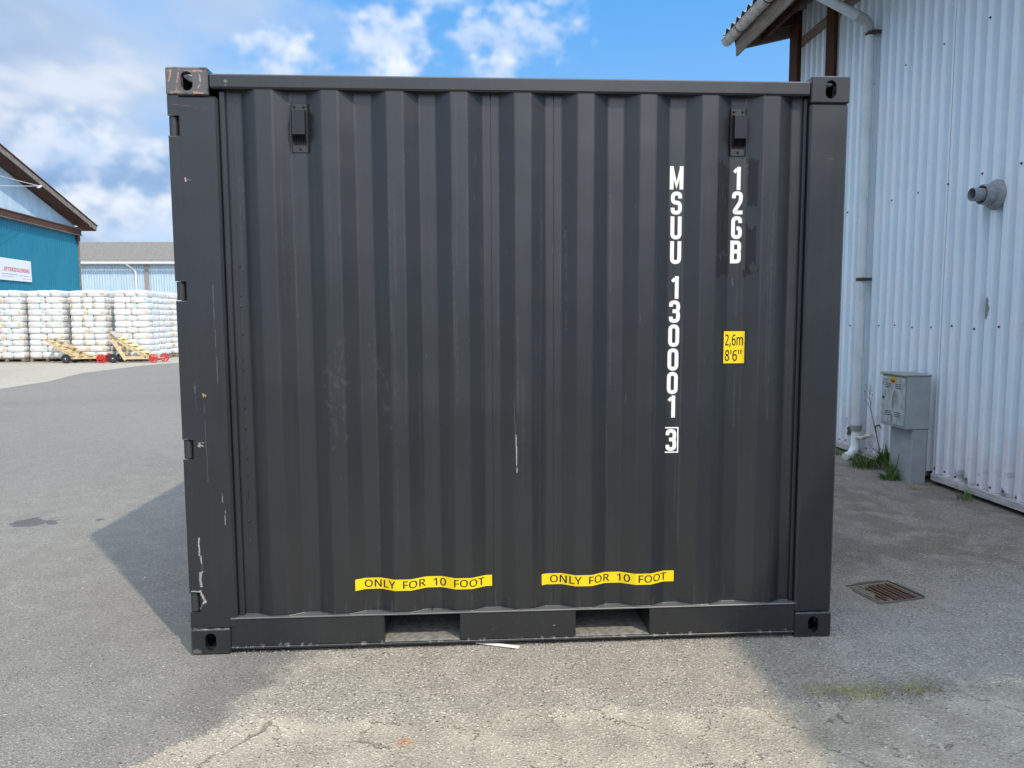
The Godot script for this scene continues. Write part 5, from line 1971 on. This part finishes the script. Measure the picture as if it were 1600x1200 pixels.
func wheel(parent: Node3D, at: Vector3, r: float, red: bool, tyre_m: Material, rim_m: Material) -> void:
	var w := Node3D.new()
	w.name = "wheel"
	w.position = at
	parent.add_child(w, true)
	var ax := Vector3(0, 0, 1)
	var s := tool()
	if red:
		lathe(s, Vector3.ZERO, ax, [Vector2(-0.028, r * 0.80), Vector2(-0.028, r * 0.97), Vector2(-0.01, r), Vector2(0.01, r), Vector2(0.028, r * 0.97), Vector2(0.028, r * 0.80), Vector2(-0.028, r * 0.80)], 24)
		put(s, "tyre", rim_m, w)
		s = tool()
		for k in 6:
			var a := TAU * k / 6.0 + 0.3
			var d := Vector3(cos(a), sin(a), 0)
			beam(s, d * 0.03, d * r * 0.84, 0.034, 0.03, 0.004, Vector3(0, 0, 1))
		lathe(s, Vector3.ZERO, ax, [Vector2(-0.04, 0.0), Vector2(-0.04, 0.04), Vector2(0.04, 0.04), Vector2(0.04, 0.0)], 14)
		put(s, "rim", rim_m, w)
	else:
		lathe(s, Vector3.ZERO, ax, [Vector2(-0.035, r * 0.55), Vector2(-0.04, r * 0.86), Vector2(-0.022, r), Vector2(0.022, r), Vector2(0.04, r * 0.86), Vector2(0.035, r * 0.55)], 24)
		put(s, "tyre", tyre_m, w)
		s = tool()
		lathe(s, Vector3.ZERO, ax, [Vector2(-0.03, 0.0), Vector2(-0.03, r * 0.56), Vector2(0.026, r * 0.56), Vector2(0.022, r * 0.2), Vector2(0.045, r * 0.18), Vector2(0.045, 0.0)], 20)
		put(s, "rim", mat(lin(0.05, 0.05, 0.05), 0.5), w)
		s = tool()
		lathe(s, Vector3.ZERO, ax, [Vector2(0.045, r * 0.14), Vector2(0.05, r * 0.13), Vector2(0.05, 0.0)], 12)
		put(s, "hub_cap", mat(lin(0.6, 0.6, 0.6), 0.4), w)

func build_carts() -> void:
	var pine := wood_mat(Color(0.52, 0.40, 0.21), Color(0.68, 0.55, 0.33), 701, Vector3(0.8, 3, 3))
	var raw := wood_mat(Color(0.46, 0.34, 0.19), Color(0.60, 0.47, 0.29), 703, Vector3(0.8, 3, 3))
	var tyre := mat(lin(0.02, 0.021, 0.023), 0.8)
	var red := mat(lin(0.62, 0.025, 0.035), 0.45)
	var z := -22.75
	var g := "low wooden trolleys before the pallets"
	# first trolley
	var t := thing("wooden_trolley", "low wooden trolley with one tilted slatted ramp, one black wheel", "trolley", Vector3(-12.0, 0.004, z), g)
	var R := 0.155
	for zz in [0.0, -0.55]:
		wheel(t, Vector3(-0.554, R, zz), R, false, tyre, red)
		wheel(t, Vector3(0.616, R, zz), R, true, tyre, red)
		var s := tool()
		beam(s, Vector3(-0.50, 0.185, zz - 0.07), Vector3(0.72, 0.20, zz - 0.07), 0.05, 0.095)
		put(s, "bed_beam", pine, t)
		s = tool()
		beam(s, Vector3(-0.16, 0.25, zz - 0.07), Vector3(-1.28, 0.83, zz - 0.07), 0.045, 0.11)
		put(s, "ramp_beam", pine, t)
		s = tool()
		beam(s, Vector3(-0.28, 0.19, zz - 0.07), Vector3(-1.0, 0.58, zz - 0.07), 0.04, 0.07)
		put(s, "brace", raw, t)
	for k in 5:
		var s := tool()
		var u := 0.15 + k * 0.19
		var c := Vector3(-0.16, 0.31, 0).lerp(Vector3(-1.28, 0.89, 0), u)
		beam(s, c + Vector3(0, 0, -0.02), c + Vector3(0, 0, -0.70), 0.10, 0.028, 0.003)
		put(s, "slat", raw, t)
	for k in 4:
		var s := tool()
		beam(s, Vector3(-0.35 + k * 0.30, 0.255, -0.0), Vector3(-0.35 + k * 0.30, 0.262, -0.69), 0.16, 0.024, 0.003)
		put(s, "deck_board", raw, t)
	var s := tool()
	beam(s, Vector3(-0.70, 0.60, -0.07), Vector3(-0.28, 0.57, -0.07), 0.06, 0.05)
	put(s, "cross_piece", pine, t)
	# second trolley
	t = thing("wooden_trolley", "low wooden trolley with a steep propped ramp and red spoked wheels", "trolley", Vector3(-10.4, 0.004, z), g)
	wheel(t, Vector3(-0.579, R, 0), R, false, tyre, red)
	wheel(t, Vector3(-0.579, R, -0.55), R, false, tyre, red)
	wheel(t, Vector3(0.771, R, 0.02), R, true, tyre, red)
	wheel(t, Vector3(0.90, R, -0.62), R, true, tyre, red)
	for zz in [-0.07, -0.50]:
		s = tool()
		beam(s, Vector3(-0.30, 0.17, zz), Vector3(0.78, 0.17, zz), 0.05, 0.10)
		put(s, "bed_beam", pine, t)
		s = tool()
		beam(s, Vector3(0.52, 0.20, zz), Vector3(-0.74, 0.98, zz), 0.05, 0.11)
		put(s, "ramp_beam", pine, t)
		s = tool()
		beam(s, Vector3(-0.16, 0.10, zz + 0.06), Vector3(-0.60, 0.80, zz + 0.06), 0.05, 0.11)
		put(s, "prop", pine, t)
	for k in 6:
		s = tool()
		var c := Vector3(0.52, 0.265, 0).lerp(Vector3(-0.70, 1.02, 0), 0.12 + k * 0.16)
		beam(s, c + Vector3(0, 0, -0.02), c + Vector3(0, 0, -0.66), 0.15, 0.028, 0.003, Vector3(0.53, 0.85, 0))
		put(s, "slat", pine, t)
	s = tool()
	beam(s, Vector3(-0.62, 1.08, -0.10), Vector3(-0.42, 0.86, -0.10), 0.30, 0.05, 0.01, Vector3(0.7, 0.7, 0))
	put(s, "grey_pad", mat(lin(0.42, 0.37, 0.38), 0.8), t)
	s = tool()
	tube(s, [Vector3(0.84, 0.12, -0.1), Vector3(0.86, 0.34, -0.1)], 0.022, 8)
	tube(s, [Vector3(0.76, 0.15, 0.0), Vector3(0.92, 0.15, -0.64)], 0.02, 8)
	put(s, "axle", mat(lin(0.55, 0.30, 0.22), 0.6), t)

func _ready() -> void:
	rng.seed = 20240
	# camera
	var cam := Camera3D.new()
	cam.transform = Transform3D(Basis(Vector3(0.99834749, -0.00460011, 0.05728106), Vector3(0.00978813, 0.99583714, -0.09062325), Vector3(-0.05662573, 0.09103417, 0.99423654)), Vector3(1.28025, 1.52776, 3.30482))
	cam.fov = 55.1056
	cam.near = 0.05
	cam.far = 4000.0
	add_child(cam)
	# sun and sky
	var to_sun := Vector3(0.405, 0.7293, 0.5515).normalized()
	var sun := DirectionalLight3D.new()
	sun.light_color = Color(1.0, 0.94, 0.85)
	sun.light_energy = 0.80
	sun.light_angular_distance = 0.9
	sun.shadow_enabled = true
	add_child(sun)
	sun.look_at_from_position(to_sun * 20.0, Vector3.ZERO, Vector3.UP)
	var env := Environment.new()
	env.background_mode = Environment.BG_SKY
	var sky := Sky.new()
	var pm := PanoramaSkyMaterial.new()
	pm.panorama = make_sky(to_sun)
	sky.sky_material = pm
	env.sky = sky
	env.tonemap_mode = Environment.TONE_MAPPER_LINEAR
	env.tonemap_exposure = 1.36
	env.sdfgi_enabled = true
	env.ssao_enabled = true
	env.ssil_enabled = true
	var we := WorldEnvironment.new()
	we.environment = env
	add_child(we)
	build_ground()
	build_drain()
	build_shed()
	build_container()
	build_far()
	build_plants()
